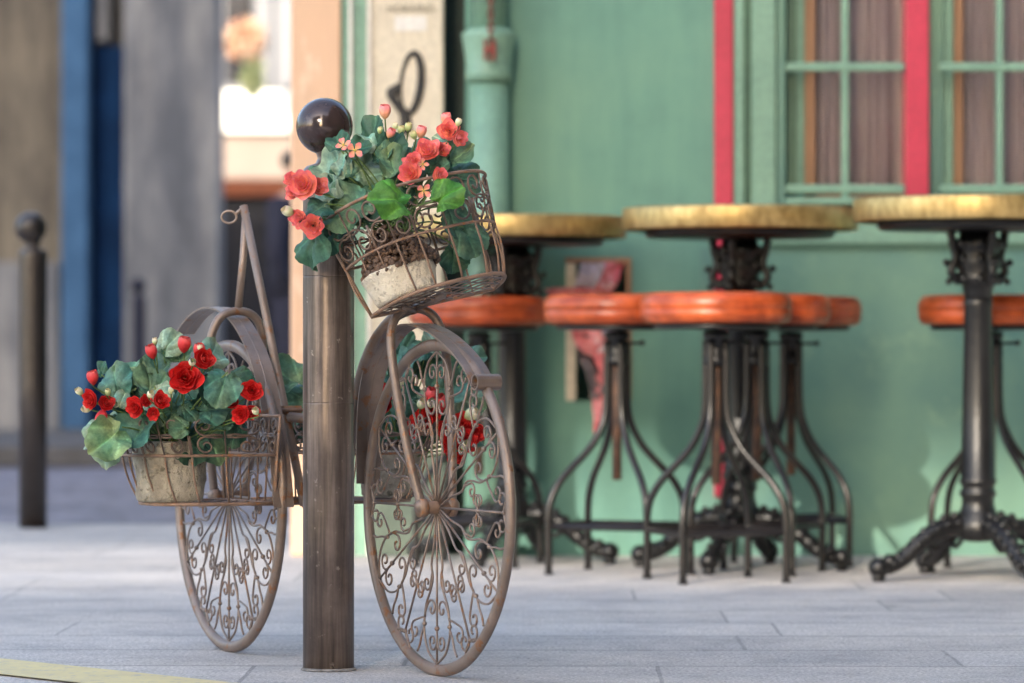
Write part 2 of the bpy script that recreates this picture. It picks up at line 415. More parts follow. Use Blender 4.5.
# ================================================================== SETTING
g = MB(); g.add([(-90, -60, 0), (90, -60, 0), (90, 14.8, 0), (-90, 14.8, 0)], [(0, 1, 2, 3)], False)
tag(g.build('pavement', 'paving'), kind='structure')
g = MB(); g.add([(-90, 14.8, -.004), (90, 14.8, -.004), (90, 200, -.004), (-90, 200, -.004)], [(0, 1, 2, 3)], False)
tag(g.build('road', 'cobble'), kind='structure')
g = MB()
g.box(-30, -1.35, 22.2, 22.5, 0, .12, .01)
g.box(-30, -1.35, 22.505, 27.3, 0, .112)
tag(g.build('far_pavement', 'stone'), kind='structure')
g = MB()
g.add([(-3.4, 11.0, .004), (-1.06, 8.25, .004), (-.30, 7.37, .004), (.6, 6.3, .004), (.42, 6.16, .004), (-.47, 7.22, .004), (-1.23, 8.10, .004), (-3.57, 10.85, .004)],
      [(0, 1, 6, 7), (1, 2, 5, 6), (2, 3, 4, 5)], False)
tag(g.build('road_marking', 'yellow'), kind='structure')

# --- unseen building added behind the camera to shade the pavement; its slot passes sun
ob = empty('building', (0, -14, 0))
tag(ob, 'unseen pale stone building across the street, added for its shade, slotted to pass sun', 'building')
g = MB()
YB0, YB1 = -14.3, -14.0
g.box(-26, -6.4, YB0, YB1, 0, 9.9); g.box(-3.6, 30, YB0, YB1, 0, 9.9)  # gap left between the blocks to let a bright strip of sky through
g.box(-26, -6.4, YB0, YB1, 11.0, 20.8); g.box(-3.6, 30, YB0, YB1, 11.0, 20.8)
g.box(-26, -13.5, YB0, YB1, 9.9, 11.0)
g.box(-3.6, 30, YB0, YB1, 9.9, 11.0)
for k in range(39):
    g.box(-13.4+k*.175, -13.4+k*.175+.03, YB0+.05, YB1-.05, 9.9, 11.0)  # thin bars added in the slot to weaken the sun
g.build('wall', 'opp', ob)
for zz in (1.0, 4.4, 7.2, 12.0, 15.2, 18.4):
    for k in range(-5, 9):
        g = MB(); x = k*3.0-6
        if -8 < x < -3: continue
        g.box(x, x+1.1, YB1, YB1+.03, zz, zz+1.9)
        g.build('window', 'opp_glass', ob)

wb = empty('building', (5.2, 0, 0))  # unseen block added on the right so light comes from the left
tag(wb, 'unseen dark building added on the right to block sky light from that side', 'building')
g = MB(); g.box(5.2, 14, -13.9, 12.0, 0, 16); g.build('wall', 'sky_block', wb)
for zz in (1.0, 4.4, 7.6, 11.0):
    for k in range(6):
        g = MB(); g.box(5.165, 5.197, -10+k*3.4, -8.9+k*3.4, zz, zz+1.9); g.build('window', 'opp_glass', wb)
# --- green cafe building
D = 12.5
def wx(px): return (px-512)*D/F
def wz(py): return HC-(py-HY)*D/F
gb = empty('building', (.6, D, 0))
tag(gb, 'green painted cafe front with crimson strips and small-paned windows', 'building')
T = .35
nx0, nx1, nz0, nz1 = wx(567), wx(630), wz(401), wz(259)
winx0 = wx(783); sillz = wz(205)
g = MB()
g.box(wx(465), nx0, D, D+T, 0, 4)
g.box(nx0, nx1, D, D+T, 0, nz0); g.box(nx0, nx1, D, D+T, nz1, 4)
g.box(nx1, winx0, D, D+T, 0, 4)
g.box(winx0, 6, D, D+T, 0, sillz); g.box(winx0, 6, D, D+T, 2.7, 4)
g.box(wx(440), wx(465), D+.22, D+T, 0, 4)
g.box(nx0-.02, nx1+.02, D+T+.001, D+T+.05, nz0-.02, nz1+.02)
g.build('wall', 'wall', gb)
g = MB(); g.box(wx(444), wx(465)-.002, D+.19, D+.218, 0, 4); g.build('recess', 'groove', gb)  # dark strip, the recess shade is in its colour
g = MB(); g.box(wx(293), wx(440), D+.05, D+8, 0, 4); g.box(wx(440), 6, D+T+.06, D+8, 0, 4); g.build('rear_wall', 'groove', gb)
# left pilaster pieces
g = MB(); g.box(wx(291), wx(341), D-.02, D+.045, 0, 4, .006); g.build('pilaster', 'peach', gb)
g = MB(); g.box(wx(341)+.002, wx(367)-.002, D-.005, D+.04, 0, 4); g.build('trim_strip', 'trim', gb)
g = MB(); g.box(wx(349), wx(353), D-.02, D-.006, 0, 4, .004); g.build('trim_strip', 'white', gb)
g = MB(); g.box(wx(367), wx(444), D-.03, D+.045, 0, 4, .006); g.build('pilaster', 'cream', gb)
g = MB(); g.box(wx(372), wx(447), D-.045, D-.031, 0, wz(452), .004); g.build('plinth', 'plinthgrey', gb)
g = MB(); g.box(wx(367)+.004, wx(371), D-.04, D-.032, 0, 4); g.build('trim_strip', 'white', gb)
# base course below the windows, wainscot
g = MB()
g.box(wx(700), 6, D-.006, D-.001, 0, wz(249)); g.build('wainscot', 'panel', gb)
g = MB(); g.box(wx(768), 6, D-.018, D-.007, wz(248), wz(244)); g.build('moulding', 'trim_dark', gb)
g = MB(); g.box(wx(768), 6, D-.014, D-.001, wz(243), wz(207)); g.build('panel', 'trim', gb)
g = MB(); g.box(wx(785), 6, D-.045, D+.06, wz(205), wz(198), .004); g.build('sill', 'trim', gb)
# crimson strips
g = MB(); g.box(wx(714), wx(733), D-.02, D-.007, wz(497), 4, .003); g.build('crimson_strip', 'crimson', gb)
for k in range(4):
    x0 = wx(905)+k*.50
    g = MB(); g.box(x0, x0+.072, D-.03, D+.10, wz(196), 3.99, .003); g.build('crimson_strip', 'crimson', gb)
# frame mouldings left of the first window
for a, b_, dy, mm in ((734, 744, .03, 'trim'), (744, 751, .012, 'trim_dark'), (751, 775, .035, 'trim'), (775, 785, .02, 'panel')):  # darker strips put the profile's shade into the colour
    g = MB(); g.box(wx(a)+.0005, wx(b_)-.0005, D-dy, D-.001, wz(206), 3.99, .003); g.build('window_surround', mm, gb)
for k in range(4):
    x0 = winx0 if k == 0 else wx(928)+(k-1)*.50
    x1 = wx(905)-.001+k*.50
    wn = MB()
    wd = [(0, .045, .05, 'trim_dark'), (.046, .072, .07, 'trim'), (.073, .108, .09, 'wood')]  # first strip is the shadow beside the frame, as darker green
    if k: wd = [(0, .05, .03, 'panel'), (.051, .085, .06, 'trim'), (.086, .12, .09, 'wood')]  # first strip has the shaded side put into its colour
    fr = MB(); fr.box(x0+wd[1][0], x0+wd[1][1], D+wd[1][2], D+wd[1][2]+.05, wz(196), 2.7)
    root = fr.build('window', 'trim', gb)
    a, b_, dy, mm = wd[0]; g = MB(); g.box(x0+a, x0+b_, D+dy, D+dy+.04, wz(196), 2.7); g.build('jamb', mm, root)
    a, b_, dy, mm = wd[2]; g = MB(); g.box(x0+a, x0+b_, D+dy, D+dy+.04, wz(196), 2.7); g.box(x0+a, x1, D+dy, D+dy+.04, wz(196)+.001, wz(190)); g.build('sash', mm, root)
    g = MB(); g.box(x0+.10, x1, D+.12, D+.124, wz(196), 2.7); g.build('pane', 'glass', root)
    g = MB()
    n = 60; vs = []
    for i in range(n+1):
        x = x0+.05+(x1-x0)*i/n
        yy = D+.155+.018*math.sin(i*.9+math.sin(i*.31)*2)
        vs += [(x, yy, wz(200)), (x, yy, 2.75)]
    g.add(vs, [(2*i, 2*i+2, 2*i+3, 2*i+1) for i in range(n)]); g.build('curtain', 'curtain', root)
    g = MB()
    vx = x0+(.195 if k == 0 else .205+.02)
    for py in (67, 189): g.box(x0+(.004 if k == 0 else .035), x1, D-.012, D+.012, wz(py)-.014, wz(py)+.014, .004)
    g.box(x0, x1, D-.01, D+.01, 2.0, 2.028)
    g.box(vx-.012, vx+.012, D-.010, D+.010, wz(200), 2.7, .004)
    g.build('glazing_bar', 'trim', root)
# niche frame
g = MB(); y0, y1 = D-.012, D+.10
g.box(nx0-.004, nx0+.028, y0, y1, nz0, nz1-.014, .003); fr_ = g.build('niche_frame', 'cream', gb)
g = MB(); g.box(nx0-.006, nx1+.004, y0, y1, nz1-.013, nz1+.004, .003); g.box(nx1-.014, nx1+.004, y0, y1, nz0, nz1-.015, .003); g.build('niche_lintel', 'wood', gb)
# awning of the cafe, high above the frame? (none in the photo)

# ---- crumpled cloth in the niche
def crumple(cx, cy, w_, h_, ty, amp, seed, shear=0, nx=26, ny=30, taper=0):
    m = MB(); vs = []
    for j in range(ny+1):
        for i in range(nx+1):
            u = i/nx-.5; v = j/ny
            ww = w_*(1-taper*v)
            p = Vector((cx+u*ww+shear*v, ty, cy-v*h_))
            n1 = noise.noise(Vector((p.x*14, p.z*14, seed))); n2 = noise.noise(Vector((p.x*35, p.z*28, seed+9)))
            p.y += -amp*(n1+.5*n2)-amp*.5; p.x += .25*amp*noise.noise(Vector((p.z*20, u*3, seed+3)))
            vs.append(p)
    k = nx+1
    m.add(vs, [(j*k+i, j*k+i+1, (j+1)*k+i+1, (j+1)*k+i) for j in range(ny) for i in range(nx)])
    return m
ck = empty('cloth', (wx(598), D, wz(330)))
tag(ck, 'crumpled pink and red cloth with pale wrapping stuffed into the wall niche', 'cloth')
crumple(wx(572), wz(288), .13, .22, D-.05, .045, 1, .075, taper=.35).build('red_cloth', 'cloth', ck)
crumple(wx(556), wz(289), .08, .10, D-.05, .045, 5, .05, taper=.5).build('red_cloth', 'cloth', ck)
crumple(wx(614), wz(262), .07, .15, D-.005, .05, 8, -.07).build('red_cloth', 'cloth', ck)
crumple(wx(594), wz(263), .075, .15, D-.03, .05, 12, -.06, taper=.3).build('wrapping', 'plastic', ck)
crumple(wx(582), wz(335), .07, .20, D-.055, .04, 3, .06, taper=.2).build('bag', 'grey_cloth', ck)
crumple(wx(596), wz(330), .04, .22, D-.07, .04, 6, .03, taper=.2).build('red_cloth', 'cloth', ck)
crumple(wx(601), wz(372), .045, .19, D-.06, .04, 4, -.015, taper=.5).build('red_cloth', 'cloth', ck)
crumple(wx(604), wz(300), .05, .12, D-.065, .05, 15, .01, taper=.2).build('wrapping', 'plastic', ck)

# ---- downpipe
dp = empty('downpipe', (wx(489), D-.07, 0))
tag(dp, 'green painted cast downpipe with flared collar beside the cream pilaster', 'downpipe')
cx, cy = wx(489), D-.075
g = MB(); g.lathe([(.062, 0), (.062, wz(86))], 24, cx, cy); g.lathe([(.075, 0), (.075, .05), (.064, .06)], 24, cx, cy); g.build('pipe', 'trim', dp)
g = MB(); g.lathe([(.064, wz(84)), (.074, wz(82)), (.074, wz(72)), (.070, wz(69)), (.078, wz(52)), (.084, wz(40)), (.086, wz(36)), (.060, wz(30))], 28, cx, cy); g.build('collar', 'trim', dp)
g = MB(); g.lathe([(.056, wz(31)), (.056, 4)], 24, cx, cy+.005); g.build('pipe', 'trim', dp)
g = MB()
for k in range(9):
    z = wz(60)+k*.022
    a = (k % 2)*math.pi/2
    ring = [Vector((cx+.006+.007*math.cos(q)*math.cos(a), cy-.085+.006*math.cos(q)*math.sin(a)-.0, z+.014*math.sin(q))) for q in [2*math.pi*i/10 for i in range(10)]]
    g.tube(ring, .003, 5, True)
g.box(cx-.016, cx-.008, cy-.094, cy-.086, wz(64), wz(44)); g.box(cx+.014, cx+.022, cy-.094, cy-.086, wz(64), wz(44)); g.box(cx-.016, cx+.022, cy-.096, cy-.0865, wz(56), wz(52))
g.build('chain', 'rustpaint', dp)

# ---- lettering and painted figure on the cream pilaster
def text_mesh(body, size, loc, material, parent=None, name='lettering'):
    cu = bpy.data.curves.new(name, 'FONT'); cu.body = body; cu.size = size; cu.extrude = .0006; cu.align_x = 'CENTER'
    to = bpy.data.objects.new('tmp', cu); COL.objects.link(to)
    bpy.context.view_layer.update()
    dg = bpy.context.evaluated_depsgraph_get(); me = bpy.data.meshes.new_from_object(to.evaluated_get(dg))
    bpy.data.objects.remove(to)
    off = Vector(parent['_w']) if parent else Vector((0, 0, 0))
    for v in me.vertices: v.co = Vector((v.co.x, -v.co.z, v.co.y))+Vector(loc)-off
    o = bpy.data.objects.new(name, me); COL.objects.link(o); me.materials.clear(); me.materials.append(M[material])
    if parent: o.parent = parent
    o['_w'] = tuple(off); return o
text_mesh('HORAIRES', .033, (wx(411), D-.0325, wz(13)), 'grey_ink', gb)
nb = MB(); nb.box(wx(395), wx(427), D-.034, D-.031, wz(32), wz(17)); nbo = nb.build('notice', 'white', None)
tag(nbo, 'small white notice under the grey lettering on the cream pilaster', 'notice')
g = MB()
pts = [Vector((wx(411+10*math.cos(q)+3*math.sin(q)), D-.034, wz(84-30*math.sin(q)))) for q in [2*math.pi*i/40 for i in range(41)]]
n = len(pts)
g.tube(pts, [.0095+.004*math.cos(2*math.pi*i/n) for i in range(n)], 8, flat=None)
for i in range(len(g.v)): g.v[i].y = D-.034+(g.v[i].y-(D-.034))*.3
tail = catmull([(wx(400), D-.034, wz(84)), (wx(395), D-.034, wz(90)), (wx(392), D-.034, wz(96)), (wx(397), D-.034, wz(105)), (wx(405), D-.034, wz(116)), (wx(406), D-.034, wz(135))], 4)
g2 = MB(); g2.tube(tail, [.004, .006, .009, .012, .015, .018, .019, .018, .017, .015, .014, .013, .013, .014, .015, .016, .018, .019, .02, .02, .02][:len(tail)], 8)
for v in g2.v: v.y = D-.034+(v.y-(D-.034))*.2
g.v += g2.v; off = len(g.v)-len(g2.v); g.f += [[off+i for i in f] for f in g2.f]; g.sm += g2.sm; g.c += g2.c
g.build('painted_figure', 'graf', gb)

# --- left stone facade across the road
DL = 27.5
def lx(px, d=DL): return (px-512)*d/F
def lz(py, d=DL): return HC-(py-HY)*d/F
lb = empty('building', (-4, DL, 0))
tag(lb, 'weathered grey stone building with a narrow blue doorway across the road', 'building')
g = MB(); g.box(-20, lx(62), DL, DL+1, .1, 4.3); g.build('wall', 'facade', lb)
g = MB(); g.box(lx(125), lx(222), DL-.12, DL+.2, .1, 4.3, .03); g.build('wall', 'facade2', lb)
g = MB(); g.box(-20, lx(58), DL-.05, DL-.002, .1, lz(262)); g.build('plinth', 'facade2', lb)
g = MB(); g.box(lx(62)+.002, lx(125)-.002, DL+.25, DL+1, 0, 4.3); g.build('doorway_back', 'darkshop', lb)
g = MB(); g.box(lx(62)+.002, lx(90), DL-.08, DL+.2, .1, 4.29, .02); dr = g.build('door_frame', 'bluelight', lb)
g = MB(); g.box(lx(93), lx(123), DL+.10, DL+.15, .1, lz(45), .01); dd = g.build('door', 'bluedoor', lb)
g = MB()
for a, b_ in ((60, 190), (205, 300), (315, 430)): g.box(lx(98), lx(118), DL+.085, DL+.098, lz(b_), lz(a), .004)
g.build('door_panel', 'bluedoor', dd)
g = MB(); g.box(lx(94), lx(108), DL+.05, DL+.2, lz(42), lz(-30), .02); g.build('transom_block', 'facade2', lb)
# --- far shopfront at the end of the street
DF = 34.0
fb = empty('building', (-2.3, DF, 0))
tag(fb, 'distant pale shopfront with bright canvas awning, orange band and dark lower front', 'building')
g = MB(); g.box(-9, 9, DF, DF+8, 2.55, 10); g.build('wall', 'farwall', fb)
g = MB(); g.box(-9, 9, DF-.05, DF+8, 2.12, 2.545); g.build('fascia', 'farcream', fb)
g = MB(); g.box(-9, 9, DF-.09, DF+8, 1.98, 2.115); g.build('orange_band', 'orange_sign', fb)
g = MB(); g.box(-9, 9, DF, DF+8, 0, 1.975); g.build('dark_front', 'darkshop', fb)
for xx in (-2.62, -2.28, -1.98):
    g = MB(); g.box(xx, xx+.26, DF-.03, DF-.005, .5, 1.75); g.build('shop_window', 'opp_glass', fb)
g = MB()
vs = [(-9, DF-.12, 2.62), (-1.4, DF-.12, 2.62), (-1.4, DF-.01, 2.88), (-9, DF-.01, 2.88), (-9, DF-.12, 2.59), (-1.4, DF-.12, 2.59), (-1.4, DF-.01, 2.85), (-9, DF-.01, 2.85)]
g.add(vs, [(0, 1, 2, 3), (7, 6, 5, 4), (0, 4, 5, 1), (1, 5, 6, 2), (0, 3, 7, 4)], False)
g.box(-9, -1.4, DF-.135, DF-.121, 2.52, 2.62)
g.build('awning', 'sunwhite', fb)
g = MB(); g.box(lx(266, DF), lx(272, DF), DF-.06, DF-.002, 2.9, 6); g.build('drainpipe', 'farwall', fb)
g = MB(); g.box(lx(226, DF), lx(252, DF), DF-.04, DF-.002, 2.95, 5.2); g.build('window', 'opp_glass', fb)
# hanging flower basket on the far front
hb = empty('hanging_basket', (lx(248, 32.9), DF-1.1, 3.0))
tag(hb, 'hanging basket of peach and yellow-green flowers above the distant awning', 'plant')
def blobs(cx, cy, cz, rx, rz, n, leaf, cols, seed):
    rr = random.Random(seed); m = MB()
    for _ in range(n):
        th = rr.uniform(0, 6.283); ph = math.acos(rr.uniform(-1, 1)); q = rr.uniform(.2, 1)**.5
        c = Vector((cx+rx*q*math.sin(ph)*math.cos(th), cy+rx*q*math.sin(ph)*math.sin(th), cz+rz*q*math.cos(ph)))
        a = Vector((rr.uniform(-1, 1), rr.uniform(-1, 1), rr.uniform(-1, 1))).normalized(); b = a.orthogonal().normalized(); l = leaf*rr.uniform(.6, 1.3)
        m.cur = rr.choice(cols); m.add([c-a*l, c+b*l*.6, c+a*l, c-b*l*.6], [(0, 1, 2, 3)], False)
    return m
blobs(lx(246, 32.9), DF-1.1, lz(40, 32.9), .19, .19, 420, .035, [(.55, .36, .22), (.60, .45, .30), (.48, .26, .17)], 3).build('blossom', 'petal', hb)
blobs(lx(253, 32.9), DF-1.1, lz(75, 32.9), .10, .20, 260, .035, [(.26, .29, .15), (.32, .33, .20), (.14, .18, .08)], 4).build('foliage', 'leaf', hb)
g = MB(); g.lathe([(.05, -.05), (.11, .06), (.12, .08)], 16, lx(249, 32.9), DF-1.1, lz(58, 32.9)); g.build('pot', 'farcream', hb)
g = MB(); g.tube([(lx(248, 32.9), DF-1.1, lz(45, DF)), (lx(248, 32.9), DF-1.1, 4.2), (lx(248, 32.9), DF-.05, 4.25)], .01, 5); g.build('bracket', 'black', hb)

# ================================================================== BOLLARDS
def make_bollard():
    # the ball sits a touch off the post's axis
    root = empty('bollard', (0, 0, 0))
    g = MB()
    g.lathe([(.0515, 0), (.0515, .510), (.0515, .534), (.0515, .535), (.0508, .536), (.0508, .537), (.0515, .538), (.0515, .539), (.0515, .56), (.0515, .76), (.0515, .788), (.0515, .789), (.0508, .790), (.0508, .791), (.0515, .792), (.0515, .793), (.0515, .82), (.0515, .98), (.0515, 1.0), (.050, 1.006), (.044, 1.012), (.026, 1.018), (.022, 1.028), (.024, 1.036), (.030, 1.044), (.030, 1.05)], 48)
    g.build('post', 'bollard', root)
    g = MB(); g.ball((-.008, 0, 1.0925), .0572, 40); g.build('ball', 'ball', root)
    return root
def collar():
    m = MB(); n = 40; vs = []
    for k in range(n):
        th = 2*math.pi*k/n; r = .0565+.005*noise.noise(Vector((math.cos(th)*2, math.sin(th)*2, 3)))
        vs += [(.0518*math.cos(th), .0518*math.sin(th), .006), (r*math.cos(th), r*math.sin(th), .0015)]
    m.add(vs, [(2*k, 2*k+1, (2*k+3) % (2*n), (2*k+2) % (2*n)) for k in range(n)]); return m
b0 = make_bollard()
collar().build('mortar_collar', 'mortar', b0); b0.location = P(328.5, HY, 7.99); b0.location.z = 0
tag(b0, 'brown metal bollard with a shiny round ball in sharp focus before the bicycle', 'bollard', 'street bollards')
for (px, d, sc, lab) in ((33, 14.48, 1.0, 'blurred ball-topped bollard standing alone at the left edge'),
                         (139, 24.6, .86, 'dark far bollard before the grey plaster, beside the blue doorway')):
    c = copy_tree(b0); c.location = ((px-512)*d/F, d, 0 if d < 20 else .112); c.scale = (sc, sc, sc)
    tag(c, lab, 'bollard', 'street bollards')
    for ch in kids(c): ch.data = ch.data.copy(); ch.data.materials[0] = M['bollard_far' if d < 20 else 'navy']  # background copies recoloured darker to stand in for dimmer reflections

# ================================================================== STOOLS
def make_stool():
    root = empty('bar_stool')
    H = .806
    g = MB()
    g.lathe([(.10, H-.088), (.190, H-.087), (.205, H-.080), (.2115, H-.066), (.2125, H-.050), (.2105, H-.0485), (.213, H-.046), (.2125, H-.028), (.207, H-.012), (.195, H-.002), (.16, H+.001), (.08, H-.003), (.0, H-.004)], 56)
    g.build('seat', 'leather', root)
    g = MB(); g.lathe([(.03, H-.104), (.172, H-.102), (.176, H-.098), (.176, H-.0885), (.1, H-.0885)], 40); g.build('seat_plate', 'black', root)
    g = MB(); g.lathe([(.0135, .27), (.0135, H-.105)], 14); g.build('screw_rod', 'rust_rod', root)
    g = MB(); g.lathe([(.026, .60), (.034, .61), (.034, .625), (.028, .632), (.028, .672), (.036, .68), (.036, .697), (.022, .7005)], 20)
    g.tube([(.02, 0, .665), (.075, 0, .666)], .0045, 6); g.ball((.078, 0, .666), .009, 8)
    g.build('hub', 'black', root)
    prof = [(.030, .672), (.031, .60), (.031, .54), (.034, .48), (.045, .432), (.078, .372), (.125, .322), (.172, .275), (.203, .225), (.214, .17), (.214, .10), (.214, .004)]
    for k in range(4):
        a = math.pi/4+k*math.pi/2; ca, sa = math.cos(a), math.sin(a)
        g = MB(); g.tube(catmull([(r*ca, r*sa, z) for r, z in prof], 4), .0105, 8)
        g.lathe([(.014, .0), (.014, .006), (.010, .008)], 10, .214*ca, .214*sa, .001)
        g.build('leg', 'black_leg', root)
    g = MB()
    for k in range(4):
        a = math.pi/4+k*math.pi/2; b = a+math.pi/2
        g.tube([(.212*math.cos(a), .212*math.sin(a), .138), (.212*math.cos(b), .212*math.sin(b), .138)], .009, 4)
    g.build('stretcher', 'black_leg', root)
    return root
st0 = make_stool()
stools = [(617, 11.50, 22, 'orange leather bar stool in front of the cloth-stuffed niche'),
          (716, 11.12, 62, 'orange leather bar stool nearest of the three around the middle table'),
          (757, 11.50, 24, 'orange leather bar stool half hidden behind the nearest seat at the middle table'),
          (791, 11.98, 50, 'orange leather bar stool against the wall, right of the middle table, with glossy worn seat'),
          (479, 11.95, 30, 'orange leather bar stool behind the raised flower basket'),
          (991, 11.62, 30, 'orange leather bar stool behind the column of the right-hand table')]
for i, (px, d, rot, lab) in enumerate(stools):
    o = st0 if i == 0 else copy_tree(st0)
    o.location = ((px-512)*d/F, d, 0); o.rotation_euler = (0, 0, R_(rot-45))
    tag(o, lab, 'stool', 'orange bar stools along the green wall')

# ================================================================== TABLES
def make_table():
    root = empty('bistro_table')
    H = 1.062
    g = MB(); g.lathe([(.2, H-.055), (.335, H-.054), (.335, H-.004), (.33, H-.001), (0, H)], 64); g.build('tabletop', 'wood', root)
    g = MB(); g.lathe([(.336, H-.064), (.345, H-.0635), (.3475, H-.058), (.3475, H-.006), (.345, H+.001), (.338, H+.002), (.336, H-.001)], 72, cap=False); g.build('brass_rim', 'brass', root)
    g = MB(); g.lathe([(.10, H-.090), (.272, H-.086), (.28, H-.078), (.28, H-.0560), (.2, H-.0555)], 48); g.build('under_plate', 'black', root)
    g = MB(); g.lathe([(.050, .972), (.055, .955), (.068, .945), (.070, .93), (.058, .915), (.062, .90), (.066, .88), (.055, .862), (.060, .845), (.060, .83), (.046, .822), (.040, .80), (.0385, .785)], 24)
    for k in range(8):
        a = k*math.pi/4+.39
        for z, r in ((.938, .070), (.895, .062), (.84, .060)): g.ball((r*math.cos(a), r*math.sin(a), z), .013, 8, (1, 1, 1.3))
    for k in range(4):
        a = k*math.pi/2; e = Vector((math.cos(a), math.sin(a), 0)); z_ = Vector((0, 0, 1))
        g.tube(catmull([e*.06+z_*.83, e*.085+z_*.86, e*.070+z_*.90, e*.080+z_*.94, e*.085+z_*.972], 4), [.012]*17, 8)
        g.ball(e*.092+z_*.832, .010, 8); g.ball(e*.10+z_*.885, .011, 8)
    g.build('capital', 'black', root)
    g = MB(); g.lathe([(.0375, .79), (.042, .77), (.0385, .76), (.043, .5), (.0475, .285), (.052, .28), (.052, .268), (.046, .262), (.046, .25), (.051, .245), (.051, .235), (.045, .228), (.046, .205), (.053, .185), (.066, .165), (.072, .14), (.060, .115), (.03, .105)], 32)
    g.build('column', 'black', root)
    for k in range(4):
        a = k*math.pi/2; e = Vector((math.cos(a), math.sin(a), 0)); z_ = Vector((0, 0, 1)); sd = Vector((-math.sin(a), math.cos(a), 0))
        g = MB()
        pts = catmull([e*.03+z_*.145, e*.085+z_*.150, e*.14+z_*.132, e*.19+z_*.098, e*.235+z_*.060, e*.275+z_*.040, e*.305+z_*.035], 5)
        m_ = len(pts); g.tube(pts, [.031-.014*i/m_ for i in range(m_)], 10)
        for i in range(4, m_-4, 3):
            g.ball(pts[i]+z_*(.030-.018*i/m_), .013, 8)
            g.ball(pts[i]+sd*.024+z_*.01, .010, 6); g.ball(pts[i]-sd*.024+z_*.01, .010, 6)
        g.ball(e*.310+z_*.038, .030, 12, (1, 1, .95)); g.ball(e*.275+z_*.055, .022, 10)
        g.lathe([(.017, 0), (.019, .016), (.014, .022)], 10, e.x*.31, e.y*.31, .0)
        g.tube(catmull([e*.09+z_*.11, e*.13+z_*.085, e*.16+z_*.10, e*.15+z_*.118], 4), .008, 6)
        g.build('foot', 'black', root)
    return root
tb0 = make_table()
for i, (px, d, rot, lab) in enumerate([(978, 11.20, 202, 'brass-edged round bar table at the right edge on an ornate black column'),
                                  (740, 11.74, -20, 'middle brass-edged bar table behind three orange stools'),
                                  (512, 12.10, -18, 'brass-edged bar table farthest left, partly behind the raised flower basket')]):
    o = tb0 if i == 0 else copy_tree(tb0)
    o.location = ((px-512)*d/F, d, 0); o.rotation_euler = (0, 0, R_(rot))
    o.scale = ((1.01, 1.01, 1.007), (1, 1, 1), (1, 1, .987))[i]
    tag(o, lab, 'table', 'brass-edged cafe tables')

